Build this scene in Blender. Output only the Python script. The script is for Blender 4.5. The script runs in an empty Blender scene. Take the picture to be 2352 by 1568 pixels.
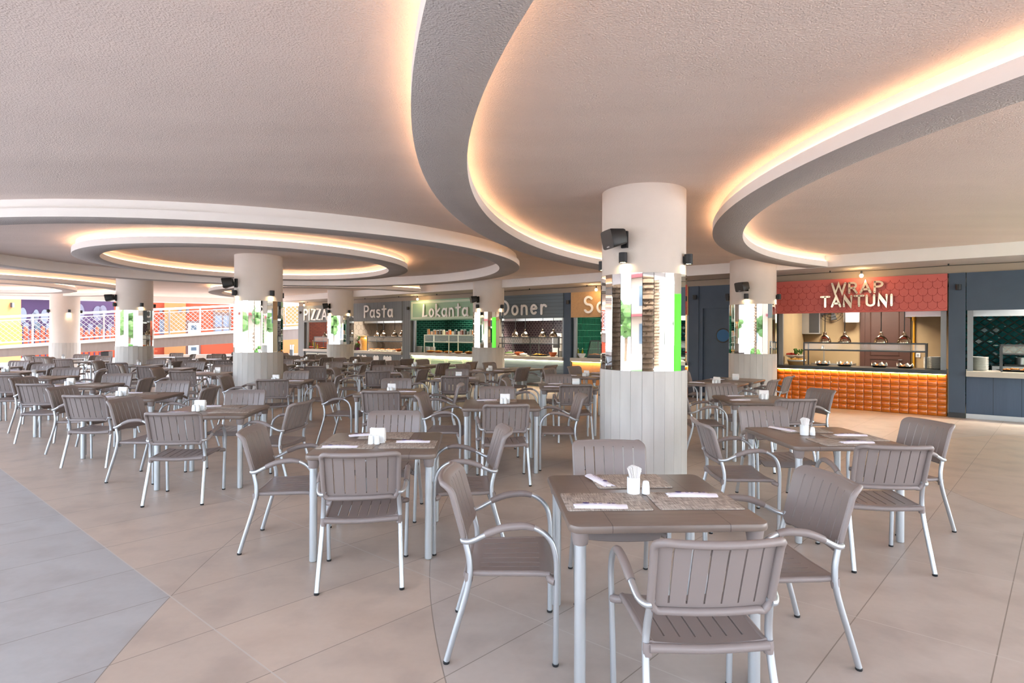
import bpy, bmesh, math, random
from math import sin, cos, pi, radians, sqrt, atan2, hypot, floor
from mathutils import Vector, Matrix
random.seed(7)
SC = bpy.context.scene
COL = SC.collection

# ------------------------------------------------------------ camera, world, sun, exposure
CAMH, FPX = 1.57, 1300.0
cam_d = bpy.data.cameras.new('camera'); cam = bpy.data.objects.new('camera', cam_d); COL.objects.link(cam)
cam.location = (0, 0, CAMH); cam.rotation_euler = (pi/2, -0.0042, 0)
cam_d.sensor_width = 36; cam_d.lens = FPX/2352*36
cam_d.shift_y = -(784-768.3)/2352
cam_d.clip_start = 0.05; cam_d.clip_end = 400
SC.camera = cam

W = bpy.data.worlds.new('world'); SC.world = W; W.use_nodes = True
nt = W.node_tree; bg = nt.nodes['Background']
sky = nt.nodes.new('ShaderNodeTexSky'); sky.sky_type = 'NISHITA'; sky.sun_disc = False
sky.sun_elevation = radians(52); sky.sun_rotation = radians(42); sky.dust_density = 2.5; sky.air_density = 1.0; sky.ozone_density = 1.0
hsv = nt.nodes.new('ShaderNodeHueSaturation'); hsv.inputs['Saturation'].default_value = 0.6
nt.links.new(sky.outputs[0], hsv.inputs['Color']); nt.links.new(hsv.outputs[0], bg.inputs['Color'])
bg.inputs['Strength'].default_value = 0.80

sl = bpy.data.lights.new('sun', 'SUN'); sl.energy = 3.0; sl.angle = radians(1.5); sl.color = (1, .97, .94)
sun = bpy.data.objects.new('sun', sl); COL.objects.link(sun)
sun.rotation_euler = Vector((0.55, 0.62, 1.0)).to_track_quat('Z', 'Y').to_euler()

vs = SC.view_settings; vs.view_transform = 'Standard'; vs.look = 'None'; vs.gamma = 1; vs.use_curve_mapping = False
vs.exposure = 1.63
cy = SC.cycles
cy.use_denoising = True; cy.max_bounces = 8; cy.diffuse_bounces = 5; cy.glossy_bounces = 5; cy.transmission_bounces = 6
cy.transparent_max_bounces = 8; cy.caustics_reflective = False; cy.caustics_refractive = False
cy.sample_clamp_indirect = 6; cy.sample_clamp_direct = 0

# ------------------------------------------------------------ frames
RZW = atan2(-.623, .782)          # the stall wall runs at this angle
OX, OY = 8.53, 11.06
def Wp(x, y, z=0):                # wall frame -> world (x to the right along the wall, y into the wall)
    return Vector((OX + .782*x + .623*y, OY - .623*x + .782*y, z))
def wx(px, y=0.0):                # along-wall position seen at a photo column, for a plane y behind the wall face
    k = (px-1176)/FPX; ox = OX+.623*y; oy = OY+.782*y
    return -(ox-oy*k)/(.782+.623*k)
def fp(px, py, z):                # a photo point at a known height -> world
    s = (768.3+.0042*(px-1176)-py)/(z-CAMH)
    return Vector(((px-1176)/s, FPX/s, z))

# ------------------------------------------------------------ mesh builder
class MB:
    def __init__(self): self.v = []; self.f = []
    def add(self, vs, fs):
        n = len(self.v); self.v += [tuple(p) for p in vs]; self.f += [tuple(i+n for i in q) for q in fs]; return self
    def box(self, c, s, rz=0, rx=0, ry=0):
        m = Matrix.Rotation(rz, 3, 'Z') @ Matrix.Rotation(ry, 3, 'Y') @ Matrix.Rotation(rx, 3, 'X'); c = Vector(c)
        vs = [c + m @ Vector((a*s[0]/2, b*s[1]/2, d*s[2]/2)) for a in (-1, 1) for b in (-1, 1) for d in (-1, 1)]
        return self.add(vs, [(0,1,3,2),(4,6,7,5),(0,4,5,1),(2,3,7,6),(0,2,6,4),(1,5,7,3)])
    def bb(self, x0, x1, y0, y1, z0, z1): return self.box(((x0+x1)/2, (y0+y1)/2, (z0+z1)/2), (abs(x1-x0), abs(y1-y0), abs(z1-z0)))
    def rbox(self, x0, x1, y0, y1, z0, z1, r, seg=4, e=.004):   # rounded in plan, softened on top and bottom
        pl = []
        for cx, cy_, a0 in ((x1-r, y1-r, 0), (x0+r, y1-r, 90), (x0+r, y0+r, 180), (x1-r, y0+r, 270)):
            for i in range(seg+1):
                a = radians(a0+90*i/seg); pl.append((cx, cy_, r, cos(a), sin(a)))
        def ring(z, ins): return [(cx+(rr-ins)*ca, cy_+(rr-ins)*sa, z) for cx, cy_, rr, ca, sa in pl]
        n = len(pl); rs = [(z0, e), (z0+e*.3, e*.3), (z0+e, 0), (z1-e, 0), (z1-e*.3, e*.3), (z1, e)]
        vs = []; fs = [tuple(range(n-1, -1, -1))]
        for z, i in rs: vs += ring(z, i)
        for k in range(len(rs)-1):
            for i in range(n): j = (i+1) % n; fs.append((k*n+i, k*n+j, (k+1)*n+j, (k+1)*n+i))
        fs.append(tuple(range((len(rs)-1)*n, len(rs)*n)))
        return self.add(vs, fs)
    def tube(self, pts, r, seg=10, smooth=4, cap=True, flat=1.0, closed=False):
        P = [Vector(p) for p in pts]
        R = list(r) if isinstance(r, (list, tuple)) else [r]*len(P)
        if smooth > 1 and len(P) > 2:
            Q = []; QR = []; n = len(P); rng = range(n if closed else n-1)
            for i in rng:
                g = lambda k: P[k % n] if closed else P[max(0, min(n-1, k))]
                p0, p1, p2, p3 = g(i-1), g(i), g(i+1), g(i+2)
                for j in range(smooth):
                    t = j/smooth
                    Q.append(.5*((2*p1)+(p2-p0)*t+(2*p0-5*p1+4*p2-p3)*t*t+(3*p1-p0-3*p2+p3)*t**3))
                    QR.append(R[i]*(1-t)+R[(i+1) % n]*t)
            if not closed: Q.append(P[-1]); QR.append(R[-1])
            P, R = Q, QR
        n = len(P); vs = []; fs = []
        T = []
        for i in range(n):
            a = P[(i-1) % n] if (closed or i > 0) else P[i]; b = P[(i+1) % n] if (closed or i < n-1) else P[i]
            T.append((b-a).normalized())
        up = Vector((0, 0, 1)) if abs(T[0].z) < .9 else Vector((0, 1, 0))
        N = (up - T[0]*up.dot(T[0])).normalized()
        for i in range(n):
            N = (N - T[i]*N.dot(T[i])).normalized(); B = T[i].cross(N)
            for k in range(seg):
                a = 2*pi*k/seg; vs.append(P[i] + (N*cos(a)*flat + B*sin(a))*R[i])
        for i in range(n if closed else n-1):
            j = (i+1) % n
            for k in range(seg): l = (k+1) % seg; fs.append((i*seg+k, i*seg+l, j*seg+l, j*seg+k))
        if cap and not closed: fs.append(tuple(range(seg-1, -1, -1))); fs.append(tuple((n-1)*seg+k for k in range(seg)))
        return self.add(vs, fs)
    def cyl(self, c, r, h, seg=20, r2=None):
        return self.lathe([(r, 0), (r if r2 is None else r2, h)], c, seg, True)
    def lathe(self, prof, c=(0, 0, 0), seg=20, caps=False):
        vs = []; fs = []; c = Vector(c)
        for r, z in prof:
            for k in range(seg): a = 2*pi*k/seg; vs.append(c+Vector((r*cos(a), r*sin(a), z)))
        for i in range(len(prof)-1):
            for k in range(seg): l = (k+1) % seg; fs.append((i*seg+k, i*seg+l, (i+1)*seg+l, (i+1)*seg+k))
        if caps: fs.append(tuple(range(seg-1, -1, -1))); fs.append(tuple((len(prof)-1)*seg+k for k in range(seg)))
        return self.add(vs, fs)
    def ball(self, c, r, seg=10, rg=7, sz=(1, 1, 1)):
        c = Vector(c); vs = [c+Vector((0, 0, -r*sz[2]))]; fs = []
        for i in range(1, rg):
            t = pi*i/rg
            for k in range(seg): a = 2*pi*k/seg; vs.append(c+Vector((r*sz[0]*sin(t)*cos(a), r*sz[1]*sin(t)*sin(a), -r*sz[2]*cos(t))))
        vs.append(c+Vector((0, 0, r*sz[2]))); L = len(vs)-1
        for k in range(seg):
            l = (k+1) % seg; fs.append((0, 1+l, 1+k)); fs.append((L, L-seg+k, L-seg+l))
            for i in range(rg-2): b = 1+i*seg; fs.append((b+k, b+l, b+seg+l, b+seg+k))
        return self.add(vs, fs)
    def mesh(self, name, mat, angle=38):
        me = bpy.data.meshes.new(name); me.from_pydata(self.v, [], self.f)
        me.validate(); me.polygons.foreach_set('use_smooth', [True]*len(me.polygons)); me.set_sharp_from_angle(angle=radians(angle))
        if mat: me.materials.append(mat)
        return me
    def obj(self, name, mat, parent=None, loc=None, rz=0, angle=38):
        o = bpy.data.objects.new(name, self.mesh(name, mat, angle)); COL.objects.link(o)
        if parent: o.parent = parent
        if loc is not None: o.location = loc
        if rz: o.rotation_euler = (0, 0, rz)
        return o

def tag(o, label, cat, group=None):
    o['label'] = label; o['category'] = cat
    if group: o['group'] = group
    return o
def thing(name, label, cat, loc=(0, 0, 0), rz=0, group=None):
    o = bpy.data.objects.new(name, None); COL.objects.link(o); o.location = loc; o.rotation_euler = (0, 0, rz); o.empty_display_size = .1
    return tag(o, label, cat, group)
def struct(o): o['kind'] = 'structure'; return o
def dup(root, loc, rz, label, group=None):
    r = root.copy(); COL.objects.link(r); r.location = loc; r.rotation_euler = (0, 0, rz); r['label'] = label
    if group: r['group'] = group
    for ch in list(root.children):
        c = ch.copy(); COL.objects.link(c); c.parent = r
        for g in list(ch.children): d = g.copy(); COL.objects.link(d); d.parent = c
    return r

# ------------------------------------------------------------ materials
class E:                                   # shader maths with operators
    def __init__(s, t, v): s.t, s.v = t, v
    def _o(s, op, *a):
        n = s.t.nodes.new('ShaderNodeMath'); n.operation = op
        for i, q in enumerate((s,)+a):
            if isinstance(q, E): s.t.links.new(q.v, n.inputs[i])
            else: n.inputs[i].default_value = q
        return E(s.t, n.outputs[0])
    def __add__(s, b): return s._o('ADD', b)
    def __sub__(s, b): return s._o('SUBTRACT', b)
    def __mul__(s, b): return s._o('MULTIPLY', b)
    def __truediv__(s, b): return s._o('DIVIDE', b)
    def lt(s, b): return s._o('LESS_THAN', b)
    def gt(s, b): return s._o('GREATER_THAN', b)
    def frac(s): return s._o('FRACT')
    def fl(s): return s._o('FLOOR')
    def abs(s): return s._o('ABSOLUTE')
    def sqrt(s): return s._o('SQRT')
    def mx(s, b): return s._o('MAXIMUM', b)
    def mn(s, b): return s._o('MINIMUM', b)
def node(t, ty, **k):
    n = t.nodes.new(ty)
    for a, b in k.items(): setattr(n, a, b)
    return n
def coords(t, kind='Object'):
    n = node(t, 'ShaderNodeTexCoord'); s = node(t, 'ShaderNodeSeparateXYZ'); t.links.new(n.outputs[kind], s.inputs[0])
    return [E(t, s.outputs[i]) for i in range(3)], n.outputs[kind]
def mixc(t, f, a, b):
    n = node(t, 'ShaderNodeMix', data_type='RGBA')
    if isinstance(f, E): t.links.new(f.v, n.inputs[0])
    else: n.inputs[0].default_value = f
    for i, c in ((6, a), (7, b)):
        if hasattr(c, 'is_linked') or isinstance(c, bpy.types.NodeSocket): t.links.new(c, n.inputs[i])
        else: n.inputs[i].default_value = (*c, 1)
    return n.outputs[2]
def noise(t, vec, scale, detail=2):
    n = node(t, 'ShaderNodeTexNoise'); n.inputs['Scale'].default_value = scale; n.inputs['Detail'].default_value = detail
    t.links.new(vec, n.inputs['Vector']); return E(t, n.outputs[0])
def bump(t, h, strength, dist, p):
    n = node(t, 'ShaderNodeBump'); n.inputs['Strength'].default_value = strength; n.inputs['Distance'].default_value = dist
    t.links.new(h.v, n.inputs['Height']); t.links.new(n.outputs[0], p.inputs['Normal'])
def srgb(h):
    h = h.lstrip('#'); c = [int(h[i:i+2], 16)/255 for i in (0, 2, 4)]
    return tuple(x/12.92 if x <= .04045 else ((x+.055)/1.055)**2.4 for x in c)
def base(name):
    m = bpy.data.materials.new(name); m.use_nodes = True; return m, m.node_tree, m.node_tree.nodes['Principled BSDF']
def M(name, col, rough=.5, metal=0, var=.06, vs_=8, bmp=0, bscale=60, emit=None, es=0, coat=0, trans=0, spec=None, alpha=1):
    if isinstance(col, str): col = srgb(col)
    m, t, p = base(name); (x, y, z), vec = coords(t)
    n = noise(t, vec, vs_)
    c = mixc(t, n, tuple(v*(1-var) for v in col), tuple(min(1, v*(1+var)) for v in col))
    t.links.new(c, p.inputs['Base Color']); p.inputs['Roughness'].default_value = rough; p.inputs['Metallic'].default_value = metal
    p.inputs['Coat Weight'].default_value = coat; p.inputs['Transmission Weight'].default_value = trans
    p.inputs['Alpha'].default_value = alpha
    if spec is not None: p.inputs['Specular IOR Level'].default_value = spec
    if bmp: bump(t, noise(t, vec, bscale, 3), bmp, .004, p)
    if emit: p.inputs['Emission Color'].default_value = (*(srgb(emit) if isinstance(emit, str) else emit), 1); p.inputs['Emission Strength'].default_value = es
    return m

def floor_mat():
    m, t, p = base('stone_tile_floor'); (x, y, z), vec = coords(t)
    u = x*.714 - y*.700; v = x*.632 + y*.775
    fu = (u+4.42)/.597; fv = (v-1.334)/1.17
    ju = ((fu+.5).frac()-.5).abs()*.6; jv = ((fv+.5).frac()-.5).abs()*1.17
    dx = x-8.5; dy = y-5.0; d = (dx*dx+dy*dy).sqrt()
    arcs = (d-9.125).abs().mn((d-10.655).abs()).mn((d-4.1).abs())
    j = ju.mn(jv).mn(arcs); jm = j.lt(.0028)
    wn = node(t, 'ShaderNodeTexWhiteNoise', noise_dimensions='2D'); cv = node(t, 'ShaderNodeCombineXYZ')
    t.links.new((fu.fl()).v, cv.inputs[0]); t.links.new((fv.fl()).v, cv.inputs[1]); t.links.new(cv.outputs[0], wn.inputs['Vector'])
    rnd = E(t, wn.outputs['Value'])
    mp = node(t, 'ShaderNodeMapping'); mp.inputs['Rotation'].default_value = (0, 0, radians(30)); mp.inputs['Scale'].default_value = (1, 3.0, 1)
    t.links.new(vec, mp.inputs[0])
    n1 = noise(t, mp.outputs[0], 1.6, 6); n2 = noise(t, vec, 25, 4); n3 = ((noise(t, vec, 3.2, 8)-.48)*5.0).mx(0.0).mn(1.0)
    f = n1*.75 + n2*.25
    warm = mixc(t, f, srgb('#b19d8c'), srgb('#d2c0b0')); cool = mixc(t, f, srgb('#9c9a99'), srgb('#c1bfbd'))
    zone = d.gt(10.655)*v.lt(1.334)+d.gt(4.1)*d.lt(9.125)*.45
    c = mixc(t, zone.mn(1.0), warm, cool)
    c = mixc(t, (rnd-.5)*.18+.09, c, (.30, .28, .26))
    c = mixc(t, n3*.30, c, srgb('#8b7f78'))
    c = mixc(t, jm*.75, c, srgb('#75695e'))
    c = mixc(t, jv.lt(.0035)*.6, c, srgb('#d8d2ca'))
    t.links.new(c, p.inputs['Base Color'])
    r = n1*.25+.30; t.links.new(r.v, p.inputs['Roughness']); p.inputs['Specular IOR Level'].default_value = .45
    h = (jm*-1.0)+n2*.10; bump(t, h, .35, .002, p)
    return m
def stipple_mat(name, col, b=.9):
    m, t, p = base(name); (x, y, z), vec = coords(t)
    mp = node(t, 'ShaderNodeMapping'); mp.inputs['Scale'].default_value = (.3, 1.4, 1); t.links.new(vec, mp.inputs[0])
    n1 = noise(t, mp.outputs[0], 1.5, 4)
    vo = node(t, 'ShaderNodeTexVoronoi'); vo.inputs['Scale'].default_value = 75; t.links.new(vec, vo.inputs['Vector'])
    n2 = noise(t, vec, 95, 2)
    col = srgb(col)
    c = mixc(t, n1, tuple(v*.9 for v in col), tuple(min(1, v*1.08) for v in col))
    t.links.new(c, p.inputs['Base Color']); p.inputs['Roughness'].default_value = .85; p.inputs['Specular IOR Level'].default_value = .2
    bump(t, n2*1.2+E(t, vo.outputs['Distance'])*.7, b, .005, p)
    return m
def tabletop_mat():
    m, t, p = base('taupe_resin_tabletop'); (x, y, z), vec = coords(t)
    ex = (x.abs()-.262).abs()
    pl = (((y/.15)+.5).frac()-.5).abs()*.15
    inner = pl + x.abs().gt(.262)*1.0 + y.abs().gt(.40)*1.0
    g = ex.mn(inner).lt(.0016)*z.gt(.70)
    mp = node(t, 'ShaderNodeMapping'); mp.inputs['Scale'].default_value = (4, 60, 1); t.links.new(vec, mp.inputs[0])
    n = noise(t, mp.outputs[0], 1.2, 3)
    c = mixc(t, n, srgb('#6c5e56'), srgb('#7f7168')); c = mixc(t, g*.8, c, srgb('#3a302b'))
    t.links.new(c, p.inputs['Base Color']); p.inputs['Roughness'].default_value = .36
    bump(t, n*.15-g, .4, .0015, p); return m
def mat_weave():
    m, t, p = base('woven_vinyl'); (x, y, z), vec = coords(t)
    mp = node(t, 'ShaderNodeMapping'); mp.inputs['Scale'].default_value = (12, 260, 1); t.links.new(vec, mp.inputs[0])
    mp2 = node(t, 'ShaderNodeMapping'); mp2.inputs['Scale'].default_value = (260, 12, 1); t.links.new(vec, mp2.inputs[0])
    a = noise(t, mp.outputs[0], 1, 2); b = noise(t, mp2.outputs[0], 1, 2)
    f = ((a-.5)*2.2+(b-.5)*1.6+.45)
    c = mixc(t, f, srgb('#65584f'), srgb('#ddd3c8')); t.links.new(c, p.inputs['Base Color']); p.inputs['Roughness'].default_value = .7
    bump(t, f, .5, .002, p); return m
def brick(name, c1, c2, mortar, bw, bh, mw, rough=.2, offset=.5, coat=0):
    m, t, p = base(name); (x, y, z), vec = coords(t)
    cb = node(t, 'ShaderNodeCombineXYZ'); t.links.new(x.v, cb.inputs[0]); t.links.new(z.v, cb.inputs[1])
    b = node(t, 'ShaderNodeTexBrick'); b.offset = offset; b.inputs['Scale'].default_value = 1
    b.inputs['Brick Width'].default_value = bw; b.inputs['Row Height'].default_value = bh; b.inputs['Mortar Size'].default_value = mw; b.inputs['Bias'].default_value = 0
    b.inputs['Color1'].default_value = (*srgb(c1), 1); b.inputs['Color2'].default_value = (*srgb(c2), 1); b.inputs['Mortar'].default_value = (*srgb(mortar), 1)
    t.links.new(cb.outputs[0], b.inputs['Vector']); t.links.new(b.outputs['Color'], p.inputs['Base Color'])
    p.inputs['Roughness'].default_value = rough; bump(t, E(t, b.outputs['Fac'])*-1.0, .6, .004, p); return m
def boards(name, col, dark, w, axis=0, rough=.6):
    m, t, p = base(name); cs, vec = coords(t); q = cs[axis]
    j = (((q/w)+.5).frac()-.5).abs()*w; g = j.lt(.004)
    wn = node(t, 'ShaderNodeTexWhiteNoise', noise_dimensions='1D'); t.links.new(((q/w)+.5).fl().v, wn.inputs['W'])
    mp = node(t, 'ShaderNodeMapping'); mp.inputs['Scale'].default_value = (3, 3, 40) if axis == 2 else (40, 3, 3); t.links.new(vec, mp.inputs[0])
    n = noise(t, mp.outputs[0], 1, 3)*.6+E(t, wn.outputs['Value'])*.4
    col = srgb(col); c = mixc(t, n, tuple(v*.85 for v in col), tuple(min(1, v*1.15) for v in col)); c = mixc(t, g*.8, c, srgb(dark))
    t.links.new(c, p.inputs['Base Color']); p.inputs['Roughness'].default_value = rough; bump(t, g*-1.0+n*.1, .5, .003, p); return m
def ring_pattern(name):
    m, t, p = base(name); (x, y, z), vec = coords(t)
    def lat(ox, oz):
        a = ((x/.13)+ox).frac()-.5; b = ((z/.15)+oz).frac()-.5; return (a*a+b*b).sqrt()
    r1 = lat(0, 0); r2 = lat(.5, .5)
    pale = (r1-.33).abs().lt(.06).mx((r2-.33).abs().lt(.06)); dot = r1.lt(.13).mx(r2.lt(.13))
    c = mixc(t, pale*.9, srgb('#4b3a4c'), srgb('#b3a2a0')); c = mixc(t, dot*.6, c, srgb('#6c4a58'))
    t.links.new(c, p.inputs['Base Color']); p.inputs['Roughness'].default_value = .3; return m
def weathered(name, col, rough=.6):       # slab cladding with soft water marks
    m, t, p = base(name); (x, y, z), vec = coords(t)
    mp = node(t, 'ShaderNodeMapping'); mp.inputs['Scale'].default_value = (6, 6, 1.2); t.links.new(vec, mp.inputs[0])
    n = noise(t, mp.outputs[0], 1.5, 5); col = srgb(col)
    c = mixc(t, n, tuple(v*.82 for v in col), tuple(min(1, v*1.12) for v in col))
    t.links.new(c, p.inputs['Base Color']); p.inputs['Roughness'].default_value = rough; bump(t, noise(t, vec, 30, 4), .15, .003, p); return m

m_floor = floor_mat()
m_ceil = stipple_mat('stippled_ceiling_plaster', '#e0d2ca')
m_rib = stipple_mat('stippled_plaster_painted_shade', '#b7b1ae', 1.0)  # same plaster as the ceiling, its shade painted in as a darker grey
m_white = M('smooth_white_plaster', '#ece8e5', .7, var=.02, bmp=.15, bscale=120)
m_shaft = M('column_plaster', '#d9d1ca', .75, var=.03, bmp=.35, bscale=140)
m_slab = weathered('column_stone_slabs', '#c6c3bf')
m_mirror = M('silver_mirror', (.93, .95, .94), .015, 1, var=.01)
m_mirror_edge = M('mirror_edge', '#8fa89c', .2, .2)
m_taupe = M('taupe_resin', '#857a77', .42, var=.03)
m_alu = M('satin_aluminium', '#bfc4c9', .36, .8, var=.03)
m_alut = M('satin_aluminium_table', '#c2c7cb', .38, .7, var=.03)
m_cap = M('black_rubber', '#17181a', .6)
m_top = tabletop_mat(); m_weave = mat_weave()
m_ceramic = M('white_ceramic', '#eef0f0', .12, var=.01, coat=.5)
m_paper = M('white_napkin_paper', '#f3f0ee', .8, var=.03, bmp=.2, bscale=40)
m_pouch = M('lilac_white_paper', '#e6e1ea', .7, var=.05, vs_=25, bmp=.3, bscale=50)
m_purple_ink = M('purple_ink', '#43317a', .6)
m_blk = M('matt_black_plastic', '#1c1d1f', .45)
m_lampblk = M('graphite_metal', '#2b2d31', .5, .3)
m_led = M('warm_led', (1, .6, .3), .5, emit=(1, .64, .35), es=3.2)
m_ledw = M('amber_led', (1, .7, .3), .5, emit=(1, .50, .14), es=22)
m_ledg = M('cream_led', (1, .9, .6), .5, emit=(1, .88, .55), es=14)
m_lens = M('warm_lens', (1, .8, .5), .4, emit=(1, .72, .38), es=30)
m_bulb = M('glowing_bulb', (1, .7, .35), .3, emit=(1, .62, .22), es=16)
m_panel_light = M('added_light_diffuser', (1, 1, 1), .4, emit=(1, .93, .84), es=5)
m_navy = M('navy_slate_panel', '#3e4d60', .55, var=.12, vs_=5, bmp=.3, bscale=25)
m_navyb = boards('navy_boards', '#43536a', '#1f242b', .40, 0)
m_grey = boards('grey_vertical_boards', '#75797d', '#3c3f43', .115, 0)
m_bluegrey = boards('blue_grey_horizontal_boards', '#687580', '#39434c', .105, 2)
m_plast = M('grey_plaster_sign', '#7a7f82', .7, var=.08, vs_=6)
m_osb = M('pale_strand_board', '#c29a6c', .6, var=.16, vs_=22, bmp=.2, bscale=30)
m_mint = M('mint_green_paint', '#93b597', .5, var=.04)
m_mintp = M('mint_panel_paint', '#a9c4a3', .5, var=.03)
m_cream = M('cream_trim', '#eef0de', .5, var=.02)
m_netw = M('white_netting', '#8f8c8a', .6)
m_kerbw = M('white_kerb_paint', '#b4b0ac', .7)
m_red = M('coral_scale_panel', '#c4605a', .5, var=.07, vs_=4)
m_redline = M('dark_coral_groove', '#9c3a33', .6)
m_letter = M('white_acrylic_letter', '#fdfbfa', .4, var=.01)
m_letterside = M('letter_side', '#3b3432', .5)
m_gold = M('polished_champagne_metal', '#c9bca8', .16, 1, var=.03)
m_steel = M('brushed_steel', '#b3b6b8', .3, .9, var=.05)
m_post = M('grey_metal_post', '#85888c', .4, .4)
m_darksteel = M('dark_grey_frame', '#4b4d50', .45, .4)
m_chrome = M('polished_lamp_metal', '#a89888', .14, 1, var=.03)
m_stone = M('pale_counter_stone', '#b9b0a6', .4, var=.05, vs_=12)
m_blackst = M('black_speckled_stone', '#26282b', .3, var=.3, vs_=90)
m_amber = M('amber_glazed_tile', '#c96a14', .12, var=.22, vs_=3.3, coat=.6)
m_grout = M('amber_grout', '#8f4a12', .6)
m_brick = brick('red_brick', '#6a2815', '#7a3319', '#421c10', .22, .07, .008, .6)
m_green_sub = brick('bottle_green_metro_tile', '#04201a', '#062b22', '#3e6a5c', .22, .075, .004, .12)
m_green_st = brick('emerald_stacked_tile', '#07382a', '#0a4634', '#5f9a82', .075, .19, .003, .15, 0)
m_hex = M('pale_hexagon_tile', '#b5a99d', .4, var=.06)
m_hexg = M('hexagon_grout', '#8c8177', .7)
m_ringp = ring_pattern('purple_ring_tile')
m_trav = M('sandy_kitchen_wall', '#a8926f', .5, var=.12, vs_=3)
m_teal = M('teal_glazed_diamond', '#1f6068', .1, var=.25, vs_=3, coat=.5)
m_tealg = M('dark_grout', '#12201f', .6)
m_brown = M('dark_brown_door', '#4b2f26', .5, var=.1)
m_kfloor = M('kitchen_floor', '#7d756c', .5)
m_kceil = M('kitchen_ceiling', '#a59c92', .7)
m_kwall = M('kitchen_side_wall', '#8b7f72', .6)
m_glass = M('clear_guard_glass', (.95, 1, .98), .02, trans=0, alpha=.16, spec=.8)
m_plate = M('white_china', '#e4e6e4', .2, var=.01)
m_terra = M('terracotta', '#a8562f', .5, var=.1)
m_food = M('golden_food', '#c9772c', .6, var=.35, vs_=30)
m_foody = M('yellow_food', '#d9a23a', .6, var=.3, vs_=40)
m_herb = M('green_herbs', '#4f7a2a', .7, var=.4, vs_=30)
m_tomato = M('red_tomato', '#b3261a', .3, var=.1)
m_copper = M('copper_pot', '#b5603a', .3, .6, var=.08)
m_wicker = M('wicker', '#b08956', .7, var=.25, vs_=60)
m_ypipe = M('yellow_gas_pipe', '#c08a1c', .4)
m_oil = M('olive_oil_bottle', '#8f8416', .1, var=.05, coat=.5)
m_blue = M('porthole_blue_glass', '#2d5f8f', .35, var=.05, spec=.2)
m_concrete = weathered('ramp_concrete', '#746a64', .8)
m_wpaint = M('white_painted_metal', '#f1eeec', .35, .2)
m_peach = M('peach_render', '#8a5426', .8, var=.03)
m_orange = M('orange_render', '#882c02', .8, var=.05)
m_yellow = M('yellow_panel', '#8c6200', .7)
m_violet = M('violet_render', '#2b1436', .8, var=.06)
m_ovalg = M('oval_window_glass', '#565c68', .1)
m_dred = M('dark_red_fascia', '#521718', .6)
m_pave = M('pale_sunlit_paving', '#c2bebb', .8, var=.06, vs_=1)
m_lawn = M('lawn_green', '#2f5212', .9, var=.3, vs_=20)
m_leaf = M('palm_leaf', '#34481a', .6, var=.3, vs_=6)
m_bark = M('palm_bark', '#5f4c39', .9, var=.6, vs_=14, bmp=1, bscale=18)
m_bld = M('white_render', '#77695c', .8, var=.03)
m_window = M('dark_window_glass', '#3a4650', .1)
m_greenlit = M('green_lit_acrylic', (.05, .35, .02), .3, var=.1, vs_=3, emit=(.05, .8, .01), es=.75)
def glassy(name, col, mixf=.25):           # coloured jar glass kept simple
    return M(name, col, .1, var=.15, vs_=30, coat=.6)

# ------------------------------------------------------------ shell
def poly_slab(pts, z0, z1):
    mb = MB(); n = len(pts)
    vs = [(p[0], p[1], z0) for p in pts]+[(p[0], p[1], z1) for p in pts]
    return mb.add(vs, [tuple(range(n-1, -1, -1)), tuple(range(n, 2*n))]+[(i, (i+1) % n, n+(i+1) % n, n+i) for i in range(n)])
w0 = Wp(8, 0); w1 = Wp(8, -16); wE = Wp(-23.2, 0)
FLO = [w1, w0, Wp(8, 0.2), Wp(-23.2, .2), (-10.1, 28.3), (-27.4, 20.3), (-25.5, 16.9)]
CEI = [w1, w0, Wp(8, 0.2), Wp(-23.2, .2), (-10.3, 28.2), (-27, 20.4), (-25, 17.3)]
struct(poly_slab(FLO, -.05, 0).obj('floor', m_floor))
struct(poly_slab(CEI, 3.20, 3.55).obj('ceiling', m_ceil))
g = MB().bb(-90, 90, -70, 95, -.30, -.06).obj('ground_outside', m_pave); struct(g)
# dropped soffit along the stalls and edge beam on the open side
mb = MB(); y0 = -1.0
q = [Wp(8, y0), Wp(8, .05), Wp(-23.2, .05), Wp(-23.2, y0)]
struct(poly_slab(q, 2.968, 3.22).obj('ceiling_soffit', m_white))
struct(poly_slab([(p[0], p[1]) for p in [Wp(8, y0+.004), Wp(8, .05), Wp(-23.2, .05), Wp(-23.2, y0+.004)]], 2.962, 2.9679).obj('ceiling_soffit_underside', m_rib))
e0, e1 = Vector((-27, 20.4, 0)), Vector((-10.3, 28.2, 0)); ed = (e1-e0).normalized(); en = Vector((ed.y, -ed.x, 0))*.5
struct(poly_slab([e0, e0+en, e1+en, e1], 2.95, 3.21).obj('ceiling_edge_beam', m_white))

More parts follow.
